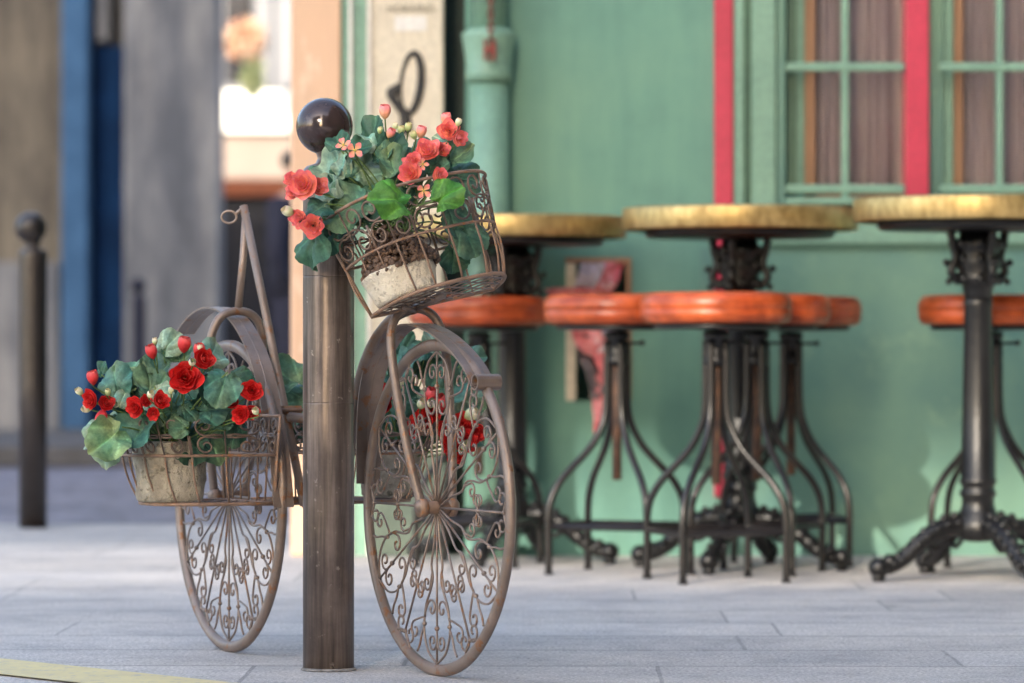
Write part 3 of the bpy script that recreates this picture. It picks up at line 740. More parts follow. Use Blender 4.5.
# ================================================================== PLANTER BICYCLE
bk = empty('planter_bicycle', tuple(Vector((P(333, HY, 8.15).x, 8.15, 0))))
tag(bk, 'decorative rusty wrought iron bicycle planter with scroll-filled wheels and wire baskets', 'bicycle planter')
def spiral(c, r, a0, turns, n=14, shrink=.22, sgn=1):
    return [(c[0]+r*(1-(1-shrink)*i/n)*math.cos(a0+sgn*turns*2*math.pi*i/n), c[1]+r*(1-(1-shrink)*i/n)*math.sin(a0+sgn*turns*2*math.pi*i/n)) for i in range(n+1)]
class Plane:
    def __init__(s, o, e1, e2, nrm): s.o = o; s.e1 = e1; s.e2 = e2; s.n = nrm
    def p(s, x, y, h=0): return s.o+s.e1*x+s.e2*y+s.n*h
def wheel_obj(c, ang, Rw, lean=0):
    a = Vector((-math.sin(ang), math.cos(ang), 0)); m = Vector((-math.cos(ang), -math.sin(ang), 0)); z = Vector((0, 0, 1))
    pl = Plane(c, a, z, m)
    g = MB(); N = 84
    g.tube([pl.p((Rw-.011)*math.cos(2*math.pi*k/N), (Rw-.011)*math.sin(2*math.pi*k/N)) for k in range(N)], .0115, 8, True, flat=(.0100, .0125), up=m)
    rim = g.build('wheel', 'iron', bk)
    g = MB()
    g.tube([pl.p(0, 0, -.035), pl.p(0, 0, .038)], .013, 12); g.tube([pl.p(0, 0, .026), pl.p(0, 0, .040)], .019, 12); g.tube([pl.p(0, 0, -.038), pl.p(0, 0, -.026)], .019, 12)
    g.build('hub', 'iron_rust', rim)
    g = MB(); q = .0024
    def PT(phi, t, r, h=0):   # tangential t, radial r (in wheel radii)
        r_ = Vector((math.cos(phi), math.sin(phi))); tt = Vector((-math.sin(phi), math.cos(phi)))
        v = r_*r+tt*t; return pl.p(v.x*Rw, v.y*Rw, h)
    for k in range(6):
        ph = -math.pi/2+k*math.pi/3
        g.tube([PT(ph, 0, .04), PT(ph, 0, .95)], q*.95, 6)
        for s in (-1, 1):
            # lyre arcs from the rim up towards the middle ending in a volute
            path = [(0.0, .93), (.05*s, .905), (.12*s, .86), (.165*s, .78), (.175*s, .70), (.155*s, .62), (.11*s, .565)]
            sp = spiral((.070*s, .605), .056, math.atan2(.565-.605, (.11-.070)*s), .95, 12, .25, -1 if s > 0 else 1)
            g.tube(catmull([PT(ph, x, y) for x, y in path], 3)+[PT(ph, x, y) for x, y in sp[1:]], q, 6)
            # little pair by the spoke
            sp = spiral((.060*s, .80), .058, math.pi if s > 0 else 0, 1.15, 14, .25, -1 if s > 0 else 1)
            g.tube([PT(ph, 0, .72), PT(ph, .001*s, .78)]+[PT(ph, x, y) for x, y in sp], q*.95, 6)
            # outer C from next to the spoke of the neighbouring unit
            path = [(.175*s, .72), (.21*s, .77), (.235*s, .83), (.27*s, .87)]
            g.tube(catmull([PT(ph, x, y) for x, y in path], 3), q, 6)
            # wavy spoke
            path = [(.015*s, .05), (.035*s, .20), (.075*s, .34), (.055*s, .42), (.09*s, .50), (.145*s, .58), (.165*s, .66)]
            g.tube(catmull([PT(ph, x, y) for x, y in path], 3), q, 6)
        for s in (-1, 1):
            sp = spiral((.075*s+.060*s, .455), .050, math.pi if s > 0 else 0, 1.1, 14, .25, -1 if s > 0 else 1)
            g.tube(catmull([PT(ph, .062*s, .38), PT(ph, .076*s, .425)], 2)+[PT(ph, x, y) for x, y in sp], q*.95, 6)
            sp = spiral((.300*s, .745), .060, -math.pi/2, 1.05, 14, .25, 1 if s > 0 else -1)
            g.tube([PT(ph, .165*s, .66), PT(ph, .215*s, .665)]+[PT(ph, x, y) for x, y in sp], q*.95, 6)
        g.ball(PT(ph, 0, .72), .0055, 8); g.ball(PT(ph, .17, .70), .0050, 8); g.ball(PT(ph, -.17, .70), .0050, 8)
        ph2 = ph+math.pi/6
        g.tube([PT(ph2, 0, .04), PT(ph2, 0, .88)], q, 6)
        for s in (-1, 1):
            for (yy, rr, dirn) in ((.46, .055, 1), (.62, .055, -1), (.80, .068, 1)):
                sp = spiral((rr*s, yy+.055*dirn), rr, math.pi if s > 0 else 0, 1.1, 14, .25, (-1 if s > 0 else 1)*dirn)
                g.tube([PT(ph2, 0, yy-.03*dirn)]+[PT(ph2, x, y) for x, y in sp], q*.95, 6)
            path = [(0, .88), (.06*s, .90), (.13*s, .955)]
            g.tube(catmull([PT(ph2, x, y) for x, y in path], 3), q, 6)
        g.ball(PT(ph2, 0, .545), .005, 8); g.ball(PT(ph2, 0, .88), .005, 8)
    g.build('scrollwork', 'iron', rim)
    return pl
RW = .332
A1 = R_(27); A2 = R_(24)
c1 = P(437, HY, 7.85); c1.z = RW; c2 = P(229, HY, 8.48); c2.z = RW
pl1 = wheel_obj(c1, A1, RW); pl2 = wheel_obj(c2, A2, RW)
# fenders
def fender(pl, pts, width, curl=False):
    g = MB(); path = catmull([pl.p(x, z-RW) for x, z in pts], 6)
    g.strip(path, pl.n*width, .0035)
    # crown ridge
    g.tube([p+Vector((0, 0, .0)) for p in path], .003, 6)
    if curl:
        c = Vector(path[0])
        d_ = (Vector(path[0])-Vector(path[1])).normalized(); up = pl.n.cross(d_).normalized()
        if up.z < 0: up = -up
        cc = c+up*.016+d_*.002
        pts2 = [cc+(-up*math.cos(t)+d_*math.sin(t))*(.016-.0006*t) for t in [i*.45 for i in range(14)]]
        g.strip(pts2, pl.n*width, .003)
    return g.build('fender', 'iron', bk)
fender(pl1, [(-.205, .572), (-.165, .610), (-.09, .650), (.004, .682), (.10, .694), (.195, .675), (.274, .620), (.31, .560), (.322, .48), (.322, .37)], .052, True)
fender(pl2, [(.285, .680), (.20, .716), (.10, .734), (.0, .725), (-.09, .694), (-.19, .622), (-.26, .516), (-.305, .42), (-.33, .32)], .044)
# forks (hoops over the wheels)
def fork(pl, lean, name='fork'):
    g = MB(); hw = .061
    pts = []
    for s in (1,):
        pass
    path = [(.0, .335, .033), (lean*.25, .42, .046), (lean*.55, .53, .056), (lean*.8, .625, .060), (lean*.93, .68, .056), (lean*1.0, .715, .036), (lean*1.02, .726, 0)]
    full = [pl.p(a, z-RW, h) for a, z, h in path]+[pl.p(a, z-RW, -h) for a, z, h in path[::-1][1:]]
    g.tube(catmull(full, 5), .0092, 10); g.ball(full[0], .016, 10); g.ball(full[-1], .016, 10)
    return g.build(name, 'iron', bk), pl.p(path[-1][0], path[-1][1]-RW)
_, f1top = fork(pl1, .10)
_, f2top = fork(pl2, -.055)
# frame tubes
fr_ap = P(245.5, 209, 8.46)
g = MB(); g.tube([f2top, P(243, 260, 8.46), P(246, 212, 8.46)], .0085, 8); g.build('seat_post', 'iron', bk)
mid = P(303, 503, 8.26)
g = MB(); g.tube([P(243.5, 206, 8.46), P(263, 300, 8.40), P(283, 400, 8.33), P(304, 505, 8.25)], .0095, 8); g.build('frame_tube', 'iron', bk)
g = MB(); rc = P(229, 217, 8.45)
g.tube([rc+Vector((.016*math.cos(t), 0, .013*math.sin(t))) for t in [2*math.pi*i/20 for i in range(20)]], .0026, 6, True)
g.tube([P(236, 214, 8.45), P(240, 210, 8.455), P(246, 213, 8.46)], .004, 6); g.build('handle_ring', 'iron', bk)
g = MB(); g.tube(catmull([f1top, P(396, 316, 7.96), P(378, 335, 8.02), P(364, 365, 8.10), P(356, 400, 8.16), P(350, 450, 8.20), P(345, 505, 8.22)], 5), .011, 10); g.build('frame_tube', 'iron', bk)
g = MB(); g.tube([P(345, 505, 8.22), P(304, 505, 8.25)], .011, 8); g.build('cross_tube', 'iron', bk)
g = MB(); g.tube([P(290, 417, 8.30), P(352, 425, 8.18)], .011, 8); g.build('cross_tube', 'iron', bk)

# ---------- baskets
class Basket:
    def __init__(s, o, u, f, w_, L, Dp, H, flare, mid, sgn=1, top=True):
        s.top = top
        s.o = o; s.u = u; s.f = f; s.w = w_; s.L = L; s.D = Dp; s.H = H; s.fl = flare; s.mid = mid
    def rim(s, t, h):      # t 0..1 along the curved front from left back corner to right
        k = 1+s.fl*h/s.H
        th = math.pi*(1-t); cu = math.cos(th); sf = math.sin(th)
        x = math.copysign(abs(cu)**.75, cu)*s.L/2*k; y = (abs(sf)**.75)*s.D*k
        return s.o+s.u*x+s.f*y+s.w*h
    def back(s, t, h):
        k = 1+s.fl*h/s.H
        return s.o+s.u*((t-.5)*s.L*k)+s.w*h
    def build(s, parent, nscr=5, ncell=9, q=.0027):
        g = MB(); H = s.H
        for h, rr in ((0, 1.5), (s.mid, 1.15), (H, 1.3)):
            pts = [s.rim(i/40, h) for i in range(41)]+[s.back(1-i/10, h) for i in range(1, 10)]
            if h == H and not s.top: g.tube([s.back(i/10, h) for i in range(11)], q*rr, 6)
            else: g.tube(pts, q*rr, 6, True)
        n = 10
        for i in range(n+1):
            t = i/n; pts = []
            for j in range(7):
                h = s.mid*j/6
                p = s.rim(t, h); p += (p-s.o-s.w*h).normalized()*.006*math.sin(math.pi*j/6)
                pts.append(p)
            g.tube(pts, q*.85, 5)
        for i in range(1, 6): g.tube([s.back(i/6, 0), s.back(i/6, s.mid)], q*.8, 5)
        for t in (0, 1): g.tube([s.rim(t, 0), s.rim(t, s.mid), s.rim(t, H)], q*1.2, 6)
        root = g.build('basket', 'iron_rust', parent)
        # scroll frieze
        g = MB(); hh = H-s.mid; hm = s.mid+hh*.5
        per = (math.pi*.5*(s.L/2+s.D))*(1+s.fl*.8)
        for side in (0, 1):
            fn = s.rim if side == 0 else s.back
            pl_ = per if side == 0 else s.L*(1+s.fl)
            nc = nscr if side == 0 else 3
            cw = 1/nc; r = hh*.24
            def Q(x, y, c0, fn=fn, pl_=pl_): return fn(min(1, max(0, c0+x/pl_)), s.mid+y)
            for c in range(nc):
                c0 = (c+.5)*cw; half = pl_*cw*.5
                for sx in (-1, 1):
                    for sy in (-1, 1):
                        cxx = sx*half*.52; cyy = hh*.5+sy*hh*.25
                        sp = spiral((cxx, cyy), r, (-math.pi/2*sy), 1.2, 14, .25, sx*sy)
                        lead = [(sx*half*.05, hh*.5+sy*hh*.02), (sx*half*.25, hh*.5+sy*hh*.04)]
                        g.tube([Q(a, b, c0) for a, b in lead+sp], q*.9, 5)
                    g.tube([Q(sx*half*.98, y, c0) for y in (0, hh*.3, hh*.5)], q*.8, 5)
                g.tube([Q(0, y, c0) for y in (0, hh*.5, hh)], q*.7, 5)
        g.build('scroll', 'iron_dark', root)
        g = MB(); sp_ = .036
        # lattice floor: two families of diagonals clipped to the D shape
        def inside(x, y): return y > 0.001 and (abs(x)/(s.L/2))**2.67+(y/s.D)**2.67 < 1
        for fam in (-1, 1):
            k = -40
            while k < 40:
                c = k*sp_; seg = []
                for i in range(-60, 61):
                    x = i*.006; y = fam*(x)*.75+c
                    if inside(x, y): seg.append((x, y))
                if len(seg) > 1: g.tube([s.o+s.u*seg[0][0]+s.f*seg[0][1]+s.w*.001*fam, s.o+s.u*seg[-1][0]+s.f*seg[-1][1]+s.w*.001*fam], q*.55, 4)
                k += 1
        g.build('floor_mesh', 'iron_dark', root)
        return root
# raised front basket
u = Vector((.86, .44, .205)).normalized(); f0 = Vector((.45, -.85, .30)); f0 = (f0-u*f0.dot(u)).normalized(); w_ = u.cross(f0)
if w_.z < 0: w_ = -w_
bc = P(433, 303, 7.95)
w_ = (w_-u*.06).normalized()
B1 = Basket(bc, u, f0, w_, .275, .160, .205, .24, .105)
B1.build(bk)
g = MB(); g.tube([f1top, bc+f0*.06], .008, 8); g.tube([f1top+Vector((0, 0, -.004)), bc-u*.08+f0*.03], .006, 8); g.build('basket_bracket', 'iron', bk)
# side baskets either side of the rear wheel
AB = R_(30); av = Vector((-math.sin(AB), math.cos(AB), 0)); mv = Vector((-math.cos(AB), -math.sin(AB), 0)); zv = Vector((0, 0, 1))
Bp = P(284, HY, 8.30)
def side_basket(sgn):
    o = Vector(Bp)+mv*(.035*sgn)+(Vector((-.042, 0, 0)) if sgn > 0 else Vector((.010, 0, 0))); o.z = HC-(503-HY)*8.2/F
    uu = av*(-1)*1.0
    b = Basket(o, uu, mv*sgn, zv, .225, .235, .180, .30, .100, top=False)
    b.build(bk, nscr=5, q=.0027)
    return b
B2 = side_basket(1); B3 = side_basket(-1)
for z_, r_ in ((B2.o.z, .007), (B2.o.z+.19, .004)):
    g = MB()
    pts = [B2.back(.55, 0), B3.back(.45, 0)]
    a = Vector(pts[0]); b = Vector(pts[1]); a.z = z_; b.z = z_
    g.strip([a, (a+b)/2, b], zv*.018, .004)
    g.tube([a+av*(-.005), b+av*(-.005)], r_, 8)
    g.build('basket_bracket', 'iron_rust', bk)

# ================================================================== FLOWERS
def leaf(m, c, nrm, tip, size, tint, rr):
    nrm = nrm.normalized(); tip = (tip-nrm*tip.dot(nrm)).normalized(); sd = nrm.cross(tip)
    NS, NR = 90, 10; ph = rr.uniform(0, 6.28); cup = rr.uniform(.05, .42)*rr.choice((1, 1, -1)); fold = rr.uniform(.05, .55); wav = rr.uniform(.10, .24)
    vs = []; cols = []
    base = Vector((-.55, 0))
    for i in range(NR+1):
        q = i/NR
        for k in range(NS):
            th = 2*math.pi*k/NS
            r = .80+.20*math.cos(th)-.30*math.exp(-((th-math.pi)/.28)**2)
            r *= 1+.06*abs(math.sin(th*5.5+ph))+.03*abs(math.sin(th*14+ph*2))-.03+.06*math.sin(3*th+ph)
            x = q*r*math.cos(th)*1.05+.0; y = q*r*math.sin(th)*.98
            dx, dy = x-base.x, y
            vang = math.atan2(dy, dx)/(math.pi/5.0)
            vd = abs(vang-round(vang)); vv = math.exp(-(vd/.075)**2)*min(1, math.hypot(dx, dy)*2.2)
            z = -cup*q*q*.7+fold*abs(y)*.6-.3*fold+wav*q*q*math.sin(4*th+ph)+.16*(vd-.25)*math.hypot(dx, dy)-.04*vv
            z += .07*noise.noise(Vector((x*2.2+ph, y*2.2, ph)))+.045*noise.noise(Vector((x*6+ph, y*6, ph)))
            sec = max(0, math.sin(math.hypot(dx, dy)*26-vd*9+ph))**4*(1-vv)
            vs.append(c+tip*(x*size)+sd*(y*size)+nrm*(z*size))
            br = .84+.70*vv+.16*sec+.12*noise.noise(Vector((x*3+ph, y*3, 2)))-.06*q
            yl = .25*noise.noise(Vector((x*1.3, y*1.3+ph, 7)))
            cols.append((tint[0]*br*(1+yl*2), tint[1]*br, tint[2]*br*(1-yl)))
    fs = [(i*NS+k, i*NS+(k+1) % NS, (i+1)*NS+(k+1) % NS, (i+1)*NS+k) for i in range(NR) for k in range(NS)]
    m.add(vs, fs, True, cols)
def petal(m, phi, hw, prof, tint, tint2, rr, s=1.0, ruf=.05):
    """prof(v)->(rad,z); angle spread hw"""
    NU, NV = 10, 8; vs = []; cols = []; p0 = rr.uniform(0, 6)
    for j in range(NV+1):
        for i in range(NU+1):
            uu = i/NU*2-1; v = j/NV*(1-.22*abs(uu)**2.2)
            rad, z = prof(v)
            wdt = hw*(1-.12*v)
            a = phi+uu*wdt
            rf = ruf*v*v*math.sin(uu*4+p0)
            cupd = 1-.10*uu*uu*v
            vs.append(Vector(((rad*cupd+rf*.6)*math.cos(a)*s, (rad*cupd+rf*.6)*math.sin(a)*s, (z+rf+.10*uu*uu*v)*s)))
            k = min(1, max(0, v*1.15)); k = k*k
            e = 1+.10*noise.noise(Vector((uu*2+p0, v*2, p0)))
            ed = max(0, j/NV-.72)/.28; ed = ed*ed*.28
            cols.append(tuple(min(.95, ((tint2[q]*(1-k)+tint[q]*k)*(1-ed)+ed*(.95, .50, .46)[q]*(.55 if tint[1] < .1 else 1))*e) for q in range(3)))
    n = NU+1
    m.add(vs, [(j*n+i, j*n+i+1, (j+1)*n+i+1, (j+1)*n+i) for j in range(NV) for i in range(NU)], True, cols)
def rose_mesh(tint, tint2, seed, openn=1.0):
    rr = random.Random(seed); m = MB()
    lay = [(5, .95, 1.0*openn, .20, 0), (4, .95, .78*openn, .42, .5), (4, .9, .52, .55, .2), (3, 1.1, .32, .62, .7), (3, 1.2, .16, .66, .1)]
    for n, hw, ro, hz, off in lay:
        for k in range(n):
            j1 = rr.uniform(-.12, .12); rs = ro*rr.uniform(.9, 1.08); hs = hz*rr.uniform(.88, 1.1)
            def prof(v, rs=rs, hs=hs):
                return (.05+(rs-.05)*(math.sin(v*math.pi/2)**.8 if rs > .5 else (1-(1-v)**2)), hs*(v**1.5 if rs > .5 else v)*(1-.10*max(0, v-.8)*5*(1 if rs > .5 else .3))-.25*(1-v)*1)
            hv = rr.uniform(-.4, 1); tv = (min(.95, tint[0]*(1+.12*hv)), tint[1]*(1+.5*hv), tint[2]*(1+.6*hv))
            petal(m, off+k*2*math.pi/n+j1, hw*rr.uniform(.85, 1.1), prof, tv, tint2, rr, 1.0, .16*rs)
    me = m.build('flower', 'petal'); d = me.data; bpy.data.objects.remove(me); return d
def bud_mesh(tint, tint2, seed):
    rr = random.Random(seed); m = MB()
    for n, hw, ro, off in ((3, 1.25, .82, 0), (3, 1.2, .66, .9), (2, 1.4, .42, .3)):
        for k in range(n):
            def prof(v, ro=ro): return (.06+ro*math.sin(min(1, v*1.05)*math.pi*.72)**.8*(1-.15*v), -.8+1.9*v*(1-.05*v))
            petal(m, off+k*2*math.pi/n, hw, prof, tint, tint2, rr, 1.0, .04)
    me = m.build('bud', 'petal'); d = me.data; bpy.data.objects.remove(me); return d
def open_mesh(tint, tint2, seed):
    rr = random.Random(seed); m = MB()
    for k in range(4):
        def prof(v): return (.05+.95*v, .25*v*v+.05)
        petal(m, k*math.pi/2+rr.uniform(-.1, .1), .62, prof, tint, tint2, rr, 1.0, .08)
    m.cur = (.55, .50, .08); m.ball((0, 0, .12), .16, 8)
    me = m.build('flower', 'petal'); d = me.data; bpy.data.objects.remove(me); return d
CORAL = (.93, .19, .25); CORAL2 = (.92, .34, .20); PINK = (.92, .22, .25); RED = (.80, .022, .02); RED2 = (.50, .010, .012); ROSE = (.80, .07, .08)
MESH = {'coral': [rose_mesh(CORAL, CORAL2, i, 1) for i in (1, 2)], 'pink': [rose_mesh(PINK, CORAL2, 5, .95)],
        'red': [rose_mesh(RED, RED2, i, 1) for i in (3, 4)], 'cbud': [bud_mesh(PINK, (.75, .4, .2), 6)], 'rbud': [bud_mesh(ROSE, RED2, 8)],
        'wbud': [bud_mesh((.80, .78, .58), (.5, .6, .25), 9)], 'open': [open_mesh(PINK, (.8, .45, .2), 10)], 'lbud': [bud_mesh((.55, .62, .30), (.4, .5, .2), 11)]}
G1 = (.13, .25, .15); G2 = (.04, .115, .075); G3 = (.25, .37, .27); G4 = (.07, .22, .035); G5 = (.21, .32, .16); G6 = (.09, .20, .145)
TOCAM = Vector((0, -1, 0))
def potted(name_loc, label, potmb, potmat, leaves, flowers, d0, root_pt, beads, seed):
    rr = random.Random(seed)
    root = empty('potted_plant', name_loc); tag(root, label, 'potted plant', 'potted fabric begonias in the bicycle baskets')
    potmb.build('pot', potmat, root)
    lm = MB(); sm = MB()
    for (px, py, r, tint, tip, dd, ny, nz) in leaves:
        d = d0+dd; c = P(px, py, d); s = r*d/F
        n = Vector((rr.uniform(-.6, .6)+(px-root_pt[0])*.004, -ny, nz+rr.uniform(-.15, .15)))
        ta = R_(tip+rr.uniform(-20, 20)); tv = Vector((math.cos(ta), 0, math.sin(ta)))
        v_ = rr.uniform(.85, 1.15)
        leaf(lm, c, n, tv, s*1.03, tuple(x*v_ for x in tint), rr)
        b = c-tv*s*.5
        rp = P(root_pt[0]+rr.uniform(-12, 12), root_pt[1], root_pt[2]+rr.uniform(-.03, .03))
        sm.tube(catmull([rp, (rp*.5+b*.5)+Vector((0, .01, .015)), b], 5), .0018, 5)
    lm.build('foliage', 'leaf', root)
    for (px, py, r, kind, dd, fx, fz) in flowers:
        d = d0+dd; c = P(px, py, d); s = r*d/F
        me = rr.choice(MESH[kind])
        isbud = 'bud' in kind
        o = bpy.data.objects.new('bud' if isbud else 'flower', me); COL.objects.link(o); o.parent = root
        ax = Vector((fx+rr.uniform(-.2, .2), -.9 if not isbud else -.35, fz+rr.uniform(-.15, .15))).normalized()
        o.location = c-Vector(name_loc)-(ax*s*.25 if not isbud else Vector((0, 0, 0)))
        rot = ax.to_track_quat('Z', 'Y').to_matrix() @ Matrix.Rotation(rr.uniform(0, 6.28), 3, 'Z')
        o.rotation_euler = rot.to_euler(); s = s*.88 if not isbud else s; o.scale = (s, s, s)*1 if not isbud else (s*.95, s*.95, s*1.05)
        b = c-ax*s*.2
        rp = P(root_pt[0]+rr.uniform(-14, 14), root_pt[1], root_pt[2]+rr.uniform(-.02, .02))
        sm.tube(catmull([rp, (rp*.45+b*.55)+Vector((0, .02, .01)), b+Vector((0, .012, -.006))-ax*s*.5, b], 5), .0016, 5)
    sm.build('stem', 'stem', root)
    bm_ = MB()
    c, ax, e1, e2, rad, hgt, n = beads
    for _ in range(n):
        th = rr.uniform(0, 6.283); q = rr.uniform(0, 1)**.5; h = hgt*(1-q*q*.9)*rr.uniform(.1, 1)**.6
        bm_.ball(c+e1*(rad*q*math.cos(th))+e2*(rad*q*math.sin(th))+ax*h, rr.uniform(.0040, .0062), 6)
    bo = bm_.build('bead_filling', 'seeds', root); bo['kind'] = 'stuff'
    return root
def pot_mb(c, ax, e1, e2, rt, rb, h, seed):
    m = MB(); prof = [(rb*.9, 0), (rb, .004), (rb+(rt-rb)*.3, h*.3), (rb+(rt-rb)*.6, h*.6), (rt, h*.97), (rt-.003, h), (rt-.010, h), (rt-.012, h-.015), (.0, h-.02)]
    n = 40; vs = []
    prof2 = []
    for i in range(len(prof)-1):
        for j in range(3): t = j/3; prof2.append((prof[i][0]*(1-t)+prof[i+1][0]*t, prof[i][1]*(1-t)+prof[i+1][1]*t))
    prof2.append(prof[-1])
    for r, z in prof2:
        for k in range(n):
            th = 2*math.pi*k/n; p = c+e1*(r*math.cos(th))+e2*(r*math.sin(th))+ax*z
            p = p+(e1*math.cos(th)+e2*math.sin(th))*(.0040*noise.noise(p*38+Vector((seed, 0, 0)))+.0022*noise.noise(p*110))
            vs.append(p)
    M_ = len(prof2)
    m.add(vs, [(i*n+k, i*n+(k+1) % n, (i+1)*n+(k+1) % n, (i+1)*n+k) for i in range(M_-1) for k in range(n)]+[list(range(n))[::-1]])
    return m

# plant 1 : raised basket
pc = B1.o-u*.082+f0*.068+w_*.004
pm = pot_mb(pc, w_, u, f0, .074, .063, .062, 1)
L1 = [(335, 172, 27, G3, 100, .03, .8, .5), (362, 168, 24, G3, 60, .0, .9, .4), (371, 138, 22, G2, 95, .02, .7, .1), (385, 152, 24, G2, 80, .0, .8, .3),
      (400, 172, 30, G6, 70, .0, .8, .4), (350, 203, 32, G1, 200, -.03, .9, .5), (330, 196, 26, G3, 150, -.01, .8, .6), (368, 200, 24, G2, 250, -.02, .9, .3),
      (398, 199, 27, G4, 190, -.155, .9, .55), (442, 196, 21, G4, 20, -.15, .9, .45), (318, 208, 20, G2, 200, -.06, .8, .6), (311, 241, 27, G2, 250, -.04, .9, .25),
      (330, 232, 22, G2, 230, -.0, .8, .4), (430, 165, 22, G2, 50, .02, .7, .4), (455, 158, 20, G1, 40, .04, .7, .5), (462, 178, 22, G6, 0, .05, .8, .4),
      (350, 182, 22, G2, 120, .02, .8, .3), (380, 185, 25, G2, 90, .03, .8, .3), (415, 150, 18, G1, 80, .02, .7, .5), (452, 215, 22, G6, 280, .07, .9, .1),
      (468, 236, 22, G6, 290, .07, .9, .1), (455, 255, 18, G2, 280, .08, .9, .1), (395, 168, 22, G1, 110, -.03, .8, .5), (345, 160, 16, G2, 130, .04, .7, .4),
      (322, 180, 18, G1, 160, .05, .8, .6), (440, 178, 18, G2, 10, -.02, .8, .4)]
F1 = [(302, 184, 17, 'coral', -.06, -.3, .3), (320, 186, 12, 'pink', -.04, .3, .3), (291, 178, 10, 'coral', -.02, -.5, .4), (291, 192, 10, 'pink', -.03, -.6, .1),
      (289, 212, 7, 'wbud', -.05, -.4, .4), (299, 219, 11, 'coral', -.06, -.4, .0), (313, 226, 14, 'coral', -.08, .1, -.2), (294, 217, 9, 'coral', -.04, -.6, .1),
      (343, 144, 9, 'open', -.06, -.2, .4), (355, 150, 10, 'open', -.07, .3, .1), (385, 113, 8, 'cbud', .0, .2, 1), (390, 134, 6, 'cbud', -.01, .3, .6), (380, 131, 4, 'lbud', 0, 0, 1),
      (449, 130, 13, 'coral', .0, -.1, .3), (461, 138, 10, 'coral', .0, .5, -.1), (458, 123, 4.5, 'wbud', -.01, .3, 1), (446, 120, 7, 'cbud', .02, 0, 1),
      (427, 149, 15, 'coral', -.03, 0, .6), (421, 133, 7, 'cbud', .0, .1, 1), (409, 172, 14, 'coral', -.08, -.2, .2), (413, 160, 12, 'coral', -.06, -.1, .5),
      (423, 164, 7, 'open', -.10, .2, .2), (441, 175, 10, 'coral', -.12, .4, .3), (424, 191, 9, 'open', -.15, .1, -.3), (443, 149, 9, 'coral', .0, .2, .2),
      (401, 131, 5, 'lbud', .01, .1, 1), (408, 128, 5, 'lbud', .01, .1, 1), (414, 136, 5, 'lbud', .0, -.2, 1), (395, 127, 4, 'wbud', .01, .1, 1)]
rf = random.Random(4)
L1 += [(rf.uniform(322, 468), rf.uniform(140, 205), rf.uniform(11, 16), rf.choice((G1, G2, G3, G6)), rf.uniform(0, 180), rf.uniform(-.02, .05), .8, rf.uniform(.2, .7)) for _ in range(20)]
p1 = potted(tuple(pc), 'pale cement pot of coral pink begonias tilted in the raised basket', pm, 'pot', L1, F1, 7.88, (398, 232, 7.88),
       (pc+w_*.053+u*.008, w_, u, f0, .078, .105, 1500), 21)
# plant 2 : left side basket
pc2 = P(170, 504, 8.18); pc2.z = B2.o.z+.004
pm = pot_mb(pc2, zv, Vector((1, 0, 0)), Vector((0, 1, 0)), .078, .068, .125, 5)
L2 = [(112, 436, 27, G5, 240, -.07, .9, .45), (97, 430, 22, G3, 200, -.03, .8, .5), (104, 447, 20, G3, 260, -.01, .9, .3), (140, 428, 26, G6, 230, -.02, .9, .5),
      (115, 382, 22, G6, 120, .0, .8, .5), (128, 376, 20, G1, 80, .02, .7, .5), (151, 386, 22, G1, 90, .0, .8, .5), (168, 345, 18, G3, 70, .04, .7, .4),
      (179, 358, 18, G1, 100, .05, .7, .5), (213, 356, 20, G3, 40, .04, .7, .6), (224, 383, 23, G6, 270, -.05, .9, .3), (213, 388, 20, G2, 240, -.02, .9, .3),
      (190, 432, 24, G6, 280, .06, .9, .35), (212, 436, 26, G1, 300, .07, .9, .25), (162, 438, 22, G2, 260, .06, .9, .3), (130, 402, 20, G2, 180, .03, .8, .4),
      (168, 402, 24, G6, 90, .02, .8, .4), (180, 405, 22, G2, 0, .03, .8, .5), (205, 408, 22, G6, 340, .0, .8, .5), (100, 370, 10, G2, 120, .05, .8, .4),
      (155, 370, 18, G6, 100, .04, .8, .5), (238, 378, 16, G2, 350, .03, .8, .5), (150, 420, 24, G1, 250, .05, .9, .5), (195, 372, 18, G6, 60, .05, .8, .4),
      (226, 408, 20, G2, 310, .05, .9, .3), (235, 430, 16, G2, 280, .04, .9, .2), (145, 400, 22, G6, 120, .03, .8, .4), (190, 445, 20, G2, 270, .03, .9, .2)]
F2 = [(185, 377, 20, 'red', -.08, .1, .1), (205, 358, 13, 'red', -.05, .4, .2), (199, 352, 8, 'rbud', -.02, .2, 1), (184, 346, 9, 'rbud', -.02, .1, 1.2), (152, 353, 8, 'rbud', -.01, -.3, 1),
      (155, 342, 4, 'wbud', -.01, .1, 1), (192, 363, 5, 'wbud', -.09, 0, .2), (200, 349, 4, 'wbud', -.03, 0, 1), (93, 379, 8, 'rbud', -.03, -.1, 1.3), (89, 400, 12, 'red', -.06, -.5, .1),
      (107, 402, 10, 'red', -.04, .4, .2), (102, 416, 9, 'rbud', -.05, .1, -.8), (80, 392, 5, 'wbud', -.04, -.6, .3), (108, 393, 4, 'lbud', -.05, .1, 1), (134, 407, 12, 'red', -.08, -.4, .1),
      (162, 400, 11, 'red', -.09, .5, .2), (153, 414, 8, 'red', -.09, .0, -.4), (147, 400, 8, 'red', -.05, .3, .5), (150, 395, 5, 'wbud', -.09, 0, .3), (252, 390, 13, 'red', -.05, .2, .1),
      (240, 414, 11, 'red', -.06, -.4, .0), (251, 413, 10, 'red', -.05, .3, -.4), (256, 412, 5, 'wbud', -.09, .1, .2), (232, 402, 8, 'red', -.03, -.3, .6), (88, 408, 6, 'wbud', -.03, -.5, 0), (171, 391, 4, 'wbud', -.07, 0, 1)]
